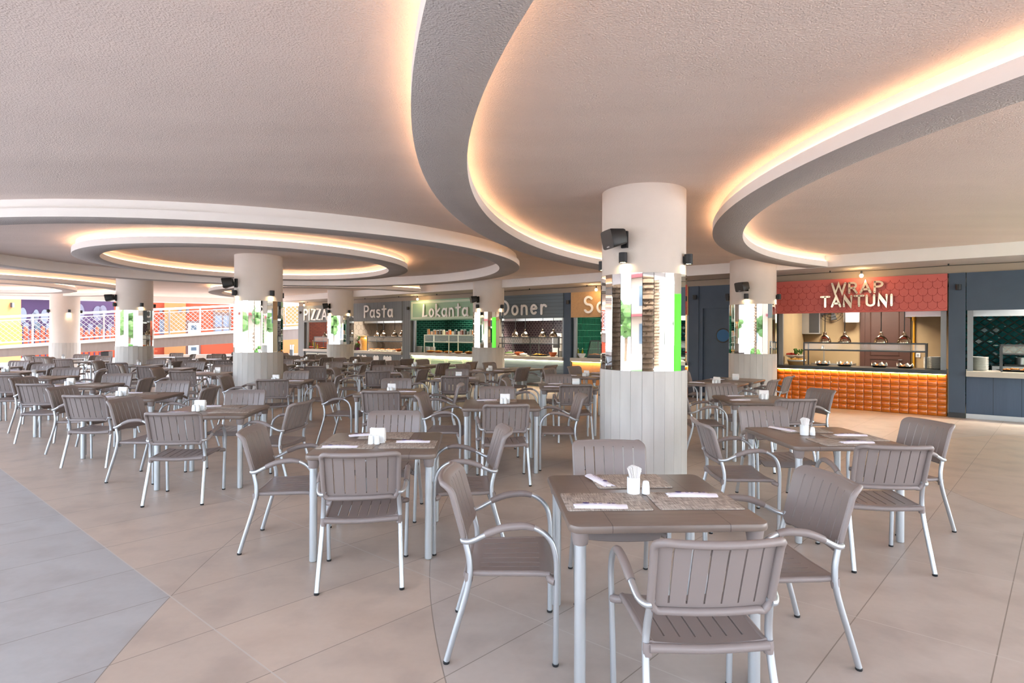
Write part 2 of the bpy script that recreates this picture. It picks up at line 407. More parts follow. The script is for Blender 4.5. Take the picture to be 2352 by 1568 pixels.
# ceiling ribbons
def ribbon(name, co, ro, ci, ri, a0, a1, n, leds, closed=False):
    def pt(c, r, a, d=0): return Vector((c[0]+(r[0]+d)*cos(a), c[1]+(r[1]+d)*sin(a), 0))
    A = [radians(a0+(a1-a0)*i/n) for i in range(n+1)]
    def sweep(mb, prof, w):               # prof: list of (frac/offset, z); w picks outer or inner circle
        L = []
        for a in A:
            row = []
            for side, d, z in prof:
                p = pt(co, ro, a, d) if side == 'o' else pt(ci, ri, a, d)
                row.append((p.x, p.y, z))
            L.append(row)
        k = len(prof); vs = [p for r in L for p in r]; fs = []
        for i in range(n):
            for j in range(k-1): fs.append((i*k+j, i*k+j+1, (i+1)*k+j+1, (i+1)*k+j))
        mb.add(vs, fs)
    side = MB()
    N = .06
    sweep(side, [('o', 0, 2.972), ('o', 0, 3.08), ('o', -N, 3.08), ('o', -N, 3.205)], 0)
    sweep(side, [('i', N, 3.205), ('i', N, 3.08), ('i', 0, 3.08), ('i', 0, 2.972)], 0)
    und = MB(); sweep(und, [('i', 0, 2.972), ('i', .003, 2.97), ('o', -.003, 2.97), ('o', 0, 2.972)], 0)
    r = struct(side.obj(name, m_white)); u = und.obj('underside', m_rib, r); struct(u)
    for s in leds:
        mb = MB()
        if s == 'o': sweep(mb, [('o', -.055, 3.083), ('o', -.055, 3.097), ('o', -.035, 3.097), ('o', -.035, 3.083)], 0)
        else: sweep(mb, [('i', .035, 3.083), ('i', .035, 3.097), ('i', .055, 3.097), ('i', .055, 3.083)], 0)
        mb.obj('led_strip', m_led, r)
    return r
ribbon('ceiling_ribbon', (9.52, 5.3), (10.31, 10.31), (8.86, 5.33), (9.26, 9.26), 128, 222, 80, 'oi')
ribbon('ceiling_ribbon', (9.53, 5.39), (7.19, 7.19), (9.6, 5.37), (6.87, 6.87), 118, 265, 80, 'oi')
ribbon('ceiling_ribbon', (-5.42, 11.85), (5.57, 5.02), (-5.42, 11.85), (5.15, 4.6), 0, 360, 120, '')
ribbon('ceiling_ribbon', (-5.35, 11.9), (3.1, 3.1), (-5.35, 11.9), (2.69, 2.69), 0, 360, 96, 'oi')
ribbon('ceiling_ribbon', (-17.2, 17.3), (3.1, 3.1), (-17.2, 17.3), (2.7, 2.7), 0, 360, 72, 'oi')
ribbon('ceiling_ribbon', (-17.2, 17.3), (4.75, 4.65), (-17.2, 17.3), (4.3, 4.2), 0, 360, 84, 'oi')
ribbon('ceiling_ribbon', (-6.47, 21.35), (4.4, 4.4), (-6.47, 21.35), (4.0, 4.0), 150, 322, 60, 'oi')

# ------------------------------------------------------------ columns
R0 = .47
def column(loc, label, mirror=True, green=False, speaker=None, lampn=''):
    t = thing('mirrored_column' if mirror else 'round_column', label, 'column', loc)
    x, y, _ = loc
    mb = MB(); top = 2.24 if mirror else 1.185
    mb.lathe([(R0, top), (R0, 3.21)], (0, 0, 0), 64); mb.lathe([(.44, 1.1), (.44, top+.01), (R0, top+.01)], (0, 0, 0), 64); mb.obj('shaft', m_shaft, t)
    N = 25; mb = MB()
    for i in range(N):                    # stone slabs set as flat facets with hairline joints
        a0, a1 = radians(256.1)+2*pi*(i+.01)/N, radians(256.1)+2*pi*(i+.99)/N; rr = .488
        p = [(rr*cos(a0), rr*sin(a0)), (rr*cos(a1), rr*sin(a1)), ((rr-.03)*cos(a1), (rr-.03)*sin(a1)), ((rr-.03)*cos(a0), (rr-.03)*sin(a0))]
        vs = [(u, v, 0) for u, v in p]+[(u, v, 1.185) for u, v in p]
        mb.add(vs, [(0,1,5,4), (1,2,6,5), (2,3,7,6), (3,0,4,7), (4,5,6,7)])
    mb.obj('stone_cladding', m_slab, t)
    if mirror:
        mb = MB(); rr = .475
        rnd = random.Random(int(x*100))
        for i in range(N):
            am = radians(256.1)+2*pi*(i+.5)/N; hw = rr*math.tan(pi/N)*.965; yaw = am+radians(rnd.uniform(-.5, .5)); rc = rr*cos(pi/N)
            c = Vector((rc*cos(am), rc*sin(am), 1.7125)); tx = Vector((-sin(yaw), cos(yaw), 0)); nn = Vector((cos(yaw), sin(yaw), 0))*.006
            vs = [c+tx*a*hw+nn*d+Vector((0, 0, b*.5265)) for d in (-1, 1) for a, b in ((-1, -1), (1, -1), (1, 1), (-1, 1))]
            mb.add(vs, [(4,5,6,7), (0,1,5,4), (1,2,6,5), (2,3,7,6), (3,0,4,7), (3,2,1,0)])
        mb.obj('mirror_panes', m_mirror, t)
    return t
def column_lamp(loc, ang, label, zl=2.40):
    a = radians(ang); p = Vector((loc[0]+(R0+.055)*cos(a), loc[1]+(R0+.055)*sin(a), zl))
    t = thing('column_spotlight', label, 'lamp', p, a, 'graphite spotlights around the columns')
    mb = MB(); mb.lathe([(.036, -.05), (.045, -.055), (.045, .055), (.001, .055)], (0, 0, 0), 20); mb.obj('housing', m_lampblk, t)
    MB().bb(-.058, -.02, -.02, .02, -.035, .035).obj('wall_bracket', m_lampblk, t)
    MB().lathe([(.001, -.048), (.036, -.048)], (0, 0, 0), 16).obj('lens', m_lens, t)
    L = bpy.data.lights.new('spot', 'SPOT'); L.energy = 3; L.color = (1, .75, .45); L.spot_size = radians(85); L.spot_blend = .5; L.shadow_soft_size = .02
    lo = bpy.data.objects.new('spot_beam', L); COL.objects.link(lo); lo.parent = t; lo.location = (0, 0, -.06)
def speaker(loc, ang, label, z=2.60):
    a = radians(ang); p = Vector((loc[0]+R0*cos(a), loc[1]+R0*sin(a), z))
    t = thing('wall_speaker', label, 'speaker', p, a, 'black speakers on the columns')
    MB().bb(-.002, .035, -.035, .035, -.09, .09).bb(.03, .075, -.014, .014, -.05, .02).obj('bracket', m_blk, t)
    # body: turned to the camera's left and tipped down, tapering to the back
    m = Matrix.Translation((.155, -.055, 0)) @ Matrix.Rotation(radians(-38), 4, 'Z') @ Matrix.Rotation(radians(12), 4, 'Y')
    mb = MB(); fr = [(.085, .135, .10), (.075, .14, .105)]
    secs = [(-.10, .095, .075), (-.085, .102, .082), (.07, .138, .102), (.085, .135, .099)]
    vs = []; fs = []
    for xx, hy, hz in secs:
        for i in range(16):
            an = 2*pi*i/16; cx_, sy_ = cos(an), sin(an); e = .28
            vs.append(m @ Vector((xx, hy*math.copysign(abs(cx_)**e, cx_), hz*math.copysign(abs(sy_)**e, sy_))))
    for k in range(3):
        for i in range(16): j = (i+1) % 16; fs.append((k*16+i, k*16+j, (k+1)*16+j, (k+1)*16+i))
    fs += [tuple(range(15, -1, -1)), tuple(range(48, 64))]
    mb.add(vs, fs).obj('cabinet', m_blk, t)
    mb = MB(); vs = [m @ Vector((.088, yy, zz)) for yy, zz in ((-.03, -.085), (.03, -.085), (.03, -.073), (-.03, -.073))]
    mb.add(vs, [(0, 1, 2, 3)]).obj('badge', m_steel, t)
COLS = [((1.505, 6.5, 0), 'thick column with a mirror band, nearest, behind the front table', True, 'nearest mirrored column'),
        ((-5.35, 11.95, 0), 'mirror-banded column rising through the glowing round ceiling ring', True, 'column under the glowing ring'),
        ((5.25, 12.35, 0), 'mirror-banded column between the blue door and coral sign', True, 'column by the blue door'),
        ((-.71, 17.05, 0), 'mirror-banded column between the Lokanta and Doner signs', True, 'column by the Lokanta sign'),
        ((-6.47, 21.35, 0), 'mirror-banded column between the PIZZA and Pasta signs', True, 'column by the PIZZA sign'),
        ((-11.3, 16.95, 0), 'mirror-banded column in front of the netted ramp railing', True, 'column before the netted railing'),
        ((-17.3, 21.9, 0), 'plain round column with stone base and no mirror', False, 'column without mirror')]
for loc, lab, mir, nm in COLS:
    column(loc, lab, mir)
    ca = math.degrees(atan2(-loc[1], -loc[0]))
    for a, w_ in ((233, 'below the speaker' if mir else 'on the left side'), (323, 'on the bare face'), (53, 'on the side toward the stalls'), (143, 'on the side toward the ramp')):
        column_lamp(loc, a, 'small graphite downlight %s of the %s' % (w_, nm))
    if mir: speaker(loc, 233, 'black box speaker on the %s' % nm)
# the green illuminated column outside the picture that the mirrors catch
t = thing('green_lit_column', 'round column with a tall glowing green band', 'column', (9.0, 6.15, 0))
MB().lathe([(.47, 0), (.47, .75), (.44, .75), (.44, 2.5), (.47, 2.5), (.47, 3.21)], (0, 0, 0), 48).obj('shaft', m_shaft, t)
MB().lathe([(.46, .76), (.46, 2.49)], (0, 0, 0), 48).obj('green_band', m_greenlit, t)

# ------------------------------------------------------------ armchair (faces +y, origin on the floor)
def slotted(P, xs, ys, slot_cols, s0, s1, thick, wfun):
    bm = bmesh.new(); grid = {}
    for j, v in enumerate(ys):
        for i, x in enumerate(xs): grid[i, j] = bm.verts.new(P(x*wfun(v), v))
    for j in range(len(ys)-1):
        for i in range(len(xs)-1):
            if i in slot_cols and ys[j] >= s0-1e-6 and ys[j+1] <= s1+1e-6: continue
            bm.faces.new((grid[i, j], grid[i+1, j], grid[i+1, j+1], grid[i, j+1]))
    bm.normal_update(); bmesh.ops.solidify(bm, geom=bm.faces[:], thickness=thick)
    bmesh.ops.recalc_face_normals(bm, faces=bm.faces[:]); bm.normal_update(); mb = MB()
    idx = {v: i for i, v in enumerate(bm.verts)}
    mb.add([v.co.copy() for v in bm.verts], [tuple(idx[v] for v in f.verts) for f in bm.faces]); bm.free(); return mb
def chair_meshes():
    gp = .0035
    c = [.033, .099, .165]; xs = [-.238, -.222]
    for q in (-.165, -.099, -.033, .033, .099, .165): xs += [q-gp, q+gp]
    xs += [.222, .238]; xs = sorted(xs+[-.19, -.132, -.066, 0, .066, .132, .19]); slots = [i for i in range(len(xs)-1) if abs(xs[i+1]-xs[i]-2*gp) < 1e-6]
    W_, H_, rc = .238, .325, .045
    def wf(v):
        d = min(v, 1-v)*H_
        return 1 if d >= rc else (W_-rc+sqrt(max(0, rc*rc-(rc-d)**2)))/W_
    def P(x, v):
        z = .548+.312*v - (.012*((v-.85)/.15)**2 if v > .85 else 0)
        y = -.185-.085*v-(.030*((v-.82)/.18)**1.6 if v > .82 else 0)
        return Vector((x*(1-.03*(1-v)), y-.042*(1-(x/W_)**2)*(.6+.4*v), z))
    ys = [0, .01, .035, .07, .12, .2, .32, .45, .58, .7, .8, .86, .9, .94, .97, .99, 1]
    back = slotted(P, xs, ys, slots, .12, .86, .009, wf)
    loop = []
    for k in range(44):                   # rolled rim, standing proud at the back
        t_ = k/44*4; s = int(t_); f = t_-s
        if s == 0: x, v = -1+2*f, 0
        elif s == 1: x, v = 1, f
        elif s == 2: x, v = 1-2*f, 1
        else: x, v = -1, 1-f
        w_ = wf(max(.012, min(.988, v)))
        if s in (0, 2): x *= (W_-.010)/W_; v = .022 if s == 0 else .978; x = max(-.90, min(.90, x)) if abs(x) > .9 else x
        p = P(x*.232*(1 if s in (0, 2) else w_), v); loop.append(p+Vector((0, -.008, 0)))
    back.tube(loop, .0155, 8, 2, closed=True, flat=1.0)
    # seat
    def PS(x, v):
        y = -.185+.435*v; z = .430+.008*v-.014*(1-(x/.235)**2)-(.045*((v-.86)/.14)**2 if v > .86 else 0)+(.004*(.12-v)/.12 if v < .12 else 0)
        return Vector((x*(.93+.07*v), y, z))
    xs2 = [q*.98 for q in xs]; gs = [i for i in slots]
    seat = slotted(PS, xs2, [0, .02, .06, .12, .22, .34, .46, .58, .70, .80, .86, .90, .94, .97, 1], gs, .12, .80, .010, lambda v: 1 if v < .93 else 1-.10*((v-.93)/.07)**2)
    for s in (-1, 1):
        seat.tube([PS(s*.233, v)+Vector((0, 0, -.012)) for v in (0, .15, .35, .55, .75, .9)], .0150, 8, 3)
        seat.tube([(s*.230, -.183, .378), (s*.230, -.181, .40), (s*.230, -.180, .428)], [.017, .0205, .0185], 10, 2); seat.tube([(s*.235, .205, .408), (s*.255, .212, .405), (s*.270, .232, .402)], .019, 8, 2)
    seat.tube([(-.225, -.192, .412), (0, -.194, .404), (.225, -.192, .412)], .0175, 8, 3)
    def fleg(s):
        return MB().tube([(s*.262, .235, .012), (s*.266, .236, .2), (s*.272, .238, .42), (s*.276, .232, .53), (s*.276, .205, .605), (s*.276, .150, .650),
                          (s*.276, .09, .664), (s*.275, .0, .657), (s*.272, -.09, .626), (s*.262, -.165, .588), (s*.242, -.205, .580), (s*.225, -.212, .583)], .0135, 10, 3)
    def rleg(s):
        return MB().tube([(s*.252, -.285, .012), (s*.246, -.245, .15), (s*.240, -.200, .30), (s*.236, -.178, .40), (s*.232, -.178, .48), (s*.226, -.196, .56), (s*.222, -.205, .60)], .0145, 10, 4)
    def grip(s):
        return MB().tube([(s*.276, .130, .657), (s*.276, .09, .666), (s*.2755, .04, .664), (s*.275, -.02, .655), (s*.273, -.075, .634), (s*.271, -.10, .623)], [.0165, .0185, .0190, .0190, .0185, .0165], 10, 3)
    cap = MB().lathe([(.001, 0), (.0145, 0), (.0158, .003), (.0158, .010), (.014, .012)], (0, 0, 0), 12)
    d = dict(back=back.mesh('chair_backrest', m_taupe, 50), seat=seat.mesh('chair_seat', m_taupe, 50), cap=cap.mesh('chair_foot', m_cap))
    for s, n in ((-1, 'l'), (1, 'r')):
        d['f'+n] = fleg(s).mesh('chair_front_leg', m_alu, 60); d['r'+n] = rleg(s).mesh('chair_rear_leg', m_alu, 60); d['g'+n] = grip(s).mesh('chair_armrest', m_taupe, 60)
    return d
CM = chair_meshes()
def lk(name, me, parent, loc=None):
    o = bpy.data.objects.new(name, me); COL.objects.link(o); o.parent = parent
    if loc: o.location = loc
    return o
def chair_proto(caps):
    t = thing('armchair', '', 'chair')
    lk('backrest', CM['back'], t); lk('seat', CM['seat'], t)
    for k, fx, fy in (('fl', -.262, .235), ('fr', .262, .235), ('rl', -.252, -.285), ('rr', .252, -.285)):
        l = lk('leg', CM[k], t)
        if caps: lk('foot_cap', CM['cap'], l, (fx, fy, 0))
    lk('armrest', CM['gl'], t); lk('armrest', CM['gr'], t)
    return t
protos = {}
def chair(x, y, face, label, near):
    k = bool(near); g_ = 'slatted armchairs around the dining tables'
    if k not in protos:
        r = chair_proto(k); protos[k] = r; r.location = (x, y, 0); r.rotation_euler = (0, 0, face-pi/2); r['label'] = label; r['group'] = g_
        return r
    return dup(protos[k], (x, y, 0), face-pi/2, label, g_)

# ------------------------------------------------------------ tables and what lies on them
TH = .742; HW = .45
def table_proto():
    t = thing('dining_table', '', 'table')
    mb = MB().rbox(-HW, HW, -HW, HW, TH-.038, TH, .055, 6, .012)
    mb.obj('tabletop', m_top, t)
    leg = MB().lathe([(.020, 0), (.026, .006), (.026, .70), (.001, .70)], (0, 0, 0), 18).mesh('table_leg', m_alut)
    col = MB().lathe([(.028, .645), (.033, .648), (.041, .705), (.001, .705)], (0, 0, 0), 18).mesh('table_leg_collar', m_taupe)
    for sx in (-1, 1):
        for sy in (-1, 1): l = lk('leg', leg, t, (sx*.395, sy*.395, 0)); lk('collar', col, l)
    return t
tproto = None
def table(x, y, rz, D, group):
    global tproto
    lab = D
    if tproto is None:
        tproto = table_proto(); tproto.location = (x, y, 0); tproto.rotation_euler = (0, 0, rz); tproto['label'] = lab; tproto['group'] = group; return
    dup(tproto, (x, y, 0), rz, lab, group)
def once(key, make, loc, rz, name, label, cat, group):
    r = protos.get(key)
    if r is None:
        r = make(); protos[key] = r; r.location = loc; r.rotation_euler = (0, 0, rz); tag(r, label, cat, group); return r
    return dup(r, loc, rz, label, group)
def mk_mat(): return MB().rbox(-.205, .205, -.145, .145, 0, .0035, .012, 2, .0008).obj('placemat', m_weave)
def mk_pouch():
    mb = MB(); nx, ny = 14, 4; rnd = random.Random(3); top = []; bot = []
    for i in range(nx+1):
        for j in range(ny+1):
            u, v = i/nx, j/ny; x = -.125+.25*u; y = -.032+.064*v
            if i == nx: y *= .86
            if i == 0: x += .006*((j % 2)*2-1)
            h = .014*sin(pi*v)**.6*(.65+.35*sin(pi*min(1, u*1.15+.05)))+rnd.uniform(0, .0022) if 0 < j < ny else .001
            top.append((x, y, h)); bot.append((x, y, 0))
    fs = []; k = ny+1; n = len(top)
    for i in range(nx):
        for j in range(ny):
            a = i*k+j; fs.append((a, a+k, a+k+1, a+1)); fs.append((n+a, n+a+1, n+a+k+1, n+a+k))
    rim = [i*k for i in range(nx+1)]+[nx*k+j for j in range(1, k)]+[i*k+ny for i in range(nx-1, -1, -1)]+[j for j in range(ny-1, 0, -1)]
    for a, b in zip(rim, rim[1:]+rim[:1]): fs.append((a, n+a, n+b, b))
    o = mb.add(top+bot, fs).obj('cutlery_pouch', m_pouch, angle=60)
    mb = MB()                                    # printed oval and two lines of small print
    vs = [(-.072+.017*cos(a*pi/8), .011*sin(a*pi/8), .0172) for a in range(16)]; mb.add(vs, [tuple(range(16))])
    mb.obj('printed_emblem', m_purple_ink, o); mb = MB()
    for xx in (-.035, -.010, .030, .052):
        for yy in (-.007, .004): mb.bb(xx, xx+.015, yy, yy+.0022, .0160, .0168)
    mb.obj('small_print', m_purple_ink, o); return o
def mk_holder_fan():
    o = MB().lathe([(.030, 0), (.034, .004), (.034, .085), (.0315, .087), (.0315, .02), (.001, .02)], (0, 0, 0), 24).obj('napkin_holder', m_ceramic)
    mb = MB(); rnd = random.Random(5)
    for i in range(15):
        f = (i-7)/7
        mb.box((f*.020+rnd.uniform(-.001, .001), -.004+f*.004, .085+.012*(1-f*f)), (.0016, .044, .098), rz=rnd.uniform(-.05, .05)+f*.2, ry=f*.28)
    mb.box((.026, .02, .098), (.002, .05, .05), ry=.8); mb.obj('napkin_bundle', m_paper, o); return o
def mk_holder_block():
    mb = MB().rbox(-.058, .058, -.022, .022, 0, .016, .02, 5, .003)
    mb.rbox(-.058, .058, .016, .022, .01, .092, .0029, 1, .002).rbox(-.058, .058, -.022, -.016, .01, .070, .0029, 1, .002)
    o = mb.obj('napkin_holder', m_ceramic)
    mb = MB(); rnd = random.Random(9)
    for i in range(9):
        mb.box((rnd.uniform(-.004, .004), -.013+i*.0032, .070), (.112, .0022, .085), rx=rnd.uniform(-.05, .05), ry=rnd.uniform(-.05, .05))
    mb.obj('napkin_bundle', m_paper, o); return o
def mk_shaker():
    o = MB().lathe([(.017, 0), (.0215, .003), (.0205, .03), (.0165, .062), (.0135, .068), (.006, .071), (.001, .0712)], (0, 0, 0), 18).obj('shaker', m_ceramic)
    mb = MB()
    for a in range(3): mb.cyl((.005*cos(a*2.1), .005*sin(a*2.1), .0702), .0012, .0012, 6)
    mb.obj('pour_holes', m_blk, o); return o
OFF = {'S': (0, -1), 'N': (0, 1), 'W': (-1, 0), 'E': (1, 0)}
SIDE = {'S': 'near side', 'N': 'far side', 'W': 'left side', 'E': 'right side'}
VIEW = {'S': 'seen from behind at', 'N': 'facing us across', 'W': 'in side view left of', 'E': 'in side view right of'}
def dress(x, y, rz, D, mats, pouches, fan=False, shakers=2, hold=True, hoff=(0.0, .03)):
    ca, sa = cos(rz), sin(rz); L = lambda a, b, z: (x+ca*a-sa*b, y+sa*a+ca*b, z)
    for s in mats:
        ox, oy = OFF[s]; once('mat', mk_mat, L(ox*.235, oy*.285 if ox == 0 else -.02*ox, TH+.001), rz+(0 if ox == 0 else 0.0)+random.uniform(-.03, .03), 'placemat',
             'woven grey-brown placemat at the %s of the %s' % (SIDE[s], D), 'placemat', 'woven placemats') if ox == 0 else \
             once('mat', mk_mat, L(ox*.222, -.10, TH+.001), rz+random.uniform(-.03, .03), 'placemat', 'woven grey-brown placemat at the %s of the %s' % (SIDE[s], D), 'placemat', 'woven placemats')
    for s in pouches:
        ox, oy = OFF[s]; zz = TH+(.005 if s in mats else .001)
        p = (ox*.26, -.19) if ox else ((-.17, oy*.29) if s == 'N' else (.1, oy*.33))
        a = {'S': .05, 'N': 1.85 if fan else .25, 'W': .03, 'E': -.06}[s]+random.uniform(-.12, .12)
        if s == 'E': p = (.25, -.02)
        once('pouch', mk_pouch, L(p[0], p[1], zz), rz+a, 'cutlery_pouch', 'white cutlery pouch, %s of the %s' % (SIDE[s], D), 'cutlery pouch', 'paper cutlery pouches')
    hx, hy = hoff
    if hold:
        once('fan' if fan else 'blk', mk_holder_fan if fan else mk_holder_block, L(hx, hy, TH+.001), rz+(.2 if fan else -.15), 'napkin_holder',
             'white %s napkin holder on the %s' % ('fanned' if fan else 'stuffed', D), 'napkin holder', 'white napkin holders')
        sp = [(hx+.062, hy-.012)] if fan else [(hx-.042, hy-.056), (hx+.004, hy-.062)]
        for i in range(min(shakers, len(sp))):
            once('shk', mk_shaker, L(sp[i][0], sp[i][1], TH+.001), rz, 'shaker', 'white %s shaker by napkins on the %s' % (('salt', 'pepper')[i], D), 'shaker', 'white salt and pepper shakers')
def setting_chair(bx, by, face, lab, near):
    # bx, by is where the top of the backrest stands
    chair(bx+.30*cos(face), by+.30*sin(face), face, lab, near)
def mid(a, b): return (a[0]+b[0])/2, (a[1]+b[1])/2
# table descriptor, measured backrest tops in the photo (or None: placed at the usual distance), fallback centre
T = [
 ('front table with three pouches', dict(S=(1660, 1232), N=(1400, 1013), W=(1036, 1080), E=(1905, 1088)), (.68, 2.92), 3, dict(mats='NWE', pouches='NWE', fan=True, shakers=1, hoff=(-.04, .04))),
 ('table before the orange-tiled counter', dict(S=(2059, 1020), N=(1765, 937), W=(1625, 965), E=(2120, 965)), (2.56, 4.7), 2, dict(mats='NES', pouches='NES', fan=True, shakers=1, hoff=(-.12, .02))),
 ('front table with a four-piece white caddy', dict(S=(828, 1036), N=(908, 943), W=(575, 982), E=(1160, 980)), (-1.0, 4.33), 4, dict(mats='NWE', pouches='NWE', shakers=2, hoff=(-.02, -.02))),
 ('first table of the long left diagonal', dict(S=(396, 945), N=(567, 895), W=(284, 914), E=(697, 920)), (-3.2, 6.1), 7, dict(mats='NE', pouches='NW', hoff=(-.14, -.02))),
 ('second table of the left diagonal', dict(S=(191, 906), N=(394, 875), W=(142, 887), E=(488, 887)), (-5.0, 7.5), 7, dict(mats='NS', pouches='NW', hoff=(-.14, 0))),
 ('third table of the left diagonal', dict(S=(78, 880), N=(268, 858), W=(56, 866), E=(332, 866)), (-6.82, 8.95), 8, dict(mats='N', pouches='NW', hoff=(-.14, 0))),
 ('fourth table of the left diagonal', dict(S=(13, 860), N=(155, 844), E=(208, 850), W=None), (-8.75, 10.5), 8, dict(mats='', pouches='N', fan=True, shakers=1, hoff=(-.1, 0))),
 ('fifth table of the left diagonal', dict(N=(95, 835.5), E=(137, 842), W=None, S=None), (-10.6, 12.0), 8, dict(mats='', pouches='N', hoff=(-.1, 0))),
 ('last table of the left diagonal', dict(N=(39, 828), E=None, S=None), (-12.4, 13.45), 8, dict(mats='', pouches='E', hold=False)),
 ('table between thick column and coral stall', dict(N=(1665, 882), S=(1820, 912), E=(1880, 893), W=None), (3.2, 7.42), -4, dict(mats='N', pouches='NW', hoff=(.1, 0))),
 ('table with bare front by thick column', dict(S=(1163, 924.5), N=(1144, 890.5), W=(971, 902), E=(1328, 904)), (-.13, 6.8), 2, dict(mats='N', pouches='N', hoff=(.05, .02))),
 ('table behind the centre-left one', dict(S=(874, 896), N=(911, 869.5), W=(746, 878.6), E=(1059, 880)), (-1.75, 8.15), 4, dict(mats='N', pouches='WE', hoff=(.02, .02))),
 ('table just right of the ring column', dict(S=(627, 869), N=(683, 851.4), W=(525, 860), E=(780, 859)), (-4.0, 9.85), 6, dict(mats='E', pouches='E', hoff=(-.1, 0))),
 ('table below the Pasta sign', dict(S=(869, 850), N=(881, 838.5), W=(784, 844), E=(967, 846)), (-2.75, 12.0), 5, dict(mats='', pouches='E', hold=False)),
 ('table below the Lokanta sign', dict(S=(1045.6, 861.6), N=(1050.7, 847), W=(928, 853), E=(1164, 856)), (-1.06, 10.72), 3, dict(mats='', pouches='WE', hoff=(.05, .1), shakers=0)),
 ('table left of the thick column', dict(S=(1324.5, 882), N=(1282, 859), W=(1161, 868)), (.9, 9.2), 0, dict(mats='N', pouches='WN', hoff=(.15, .08), shakers=0)),
 ('table just left of the ring column', dict(S=(429, 849), N=(514, 837.6), W=None), (-6.38, 11.8), 7, dict(mats='', pouches='N', shakers=1, hoff=(.2, .1))),
 ('table two left of the ring column', dict(N=(436, 831.5), W=(292, 836), S=None), (-8.05, 13.3), 7, dict(mats='', pouches='N', fan=True, shakers=1)),
 ('table three left of the ring column', dict(S=None, N=None, W=None, E=(399, 830)), (-9.65, 14.6), 7, dict(mats='', pouches='N', fan=True, shakers=1)),
 ('table left of the railing-side column', dict(S=None, N=None, W=None), (-12.45, 16.5), 7, dict(mats='', pouches='', fan=True, shakers=1)),
 ('farthest table before the plain column', dict(S=None, N=None, W=None, E=None), (-14.3, 18.0), 7, dict(mats='', pouches='E', fan=True, shakers=1)),
 ('table right of the railing-side column', dict(N=None, E=None, S=(420, 819.5)), (-9.9, 18.1), 7, dict(mats='', pouches='', hold=False)),
 ('table behind the railing-side column', dict(N=None, E=None), (-12.0, 19.5), 7, dict(mats='', pouches='', hold=False)),
 ('farthest table near the bollard opening', dict(N=None, E=None, S=None), (-10.4, 20.8), 7, dict(mats='', pouches='E', hold=False)),
 ('table with a black napkin box', dict(S=None, W=None, E=None, N=None), (-7.95, 16.3), 6, dict(mats='', pouches='', hold=False)),
 ('table below the PIZZA sign', dict(S=(725, 839.5), N=(766, 830.5), E=(839, 835), W=None), (-4.5, 13.5), 5, dict(mats='', pouches='E', fan=True, shakers=0, hoff=(.1, 0))),
 ('table behind the ring column', dict(N=None, E=None, S=None), (-6.25, 14.85), 5, dict(mats='', pouches='E', hold=False)),
]
for D, ch, cen, deg, dr in T:
    rz = radians(deg); near = hypot(*cen) < 9
    pts = {k: (fp(v[0], v[1], .86).xy if v else None) for k, v in ch.items()}
    g_ = 'square taupe dining tables'
    table(cen[0], cen[1], rz, 'square taupe table on white legs, the %s' % D, g_)
    for k, v in ch.items():
        ox, oy = OFF[k]; ca, sa = cos(rz), sin(rz); dd = .98
        std = (cen[0]+(ca*ox-sa*oy)*dd, cen[1]+(sa*ox+ca*oy)*dd)
        if pts[k] is None: p = std
        else:
            p = pts[k]; e_ = hypot(p[0]-std[0], p[1]-std[1])
            if e_ > .35: p = (std[0]+(p[0]-std[0])*.35/e_, std[1]+(p[1]-std[1])*.35/e_)
            e_ = hypot(p[0]-cen[0], p[1]-cen[1])
            mn_ = .90 if D.startswith('front') else .98
            if e_ < mn_: p = (cen[0]+(p[0]-cen[0])*mn_/e_, cen[1]+(p[1]-cen[1])*mn_/e_)
        face = atan2(cen[1]-p[1], cen[0]-p[0]) + radians(random.uniform(-4, 4))
        if D.startswith('front table') and k == 'E': face += radians(8)
        setting_chair(p[0], p[1], face, 'slatted taupe armchair %s the %s' % (VIEW[k], D), near)
    dress(cen[0], cen[1], rz, D, **dr)
# double rows lined up with the stalls
ROWA = [(3.15, 'blue door'), (5.75, 'Salad stall'), (8.3, 'Doner stall'), (10.85, 'Lokanta stall'), (13.35, 'gap between Lokanta and Pasta'), (15.86, 'Pasta stall'), (18.4, 'PIZZA stall')]
for a, nm in ROWA:
    for n_, rw in ((9.93, 'front-row'), (10.97, 'rear-row')):
        D = '%s table facing the %s' % (rw, nm)
        p = Wp(-a, n_-13.96); rz = RZW+radians(random.uniform(-1.5, 1.5))
        table(p.x, p.y, rz, 'square taupe table on white legs, the %s' % D, 'square taupe dining tables')
        for s, w_ in ((-1, 'right of'), (1, 'left of')):
            bp = Wp(-(a+s*.97), n_-13.96+random.uniform(-.04, .04)); face = atan2(p.y-bp.y, p.x-bp.x)+radians(random.uniform(-5, 5))
            setting_chair(bp.x, bp.y, face, 'slatted taupe armchair %s the %s' % (w_, D), False)
        dress(p.x, p.y, rz, D, mats='' if n_ > 10 or a > 6 else 'W', pouches='WE' if n_ < 10 else 'W', hold=(n_ < 10 or a < 6), shakers=2 if n_ < 10 else 0, hoff=(.05, -.1))
t = thing('napkin_dispenser', 'black and steel napkin box on the table left of ring column', 'napkin dispenser', (-7.85, 16.15, TH+.001), .1)
MB().rbox(-.06, .06, -.05, .05, 0, .14, .01, 2).obj('casing', m_blk, t); MB().bb(-.035, .035, -.056, -.05, .02, .12).obj('face_plate', m_steel, t)

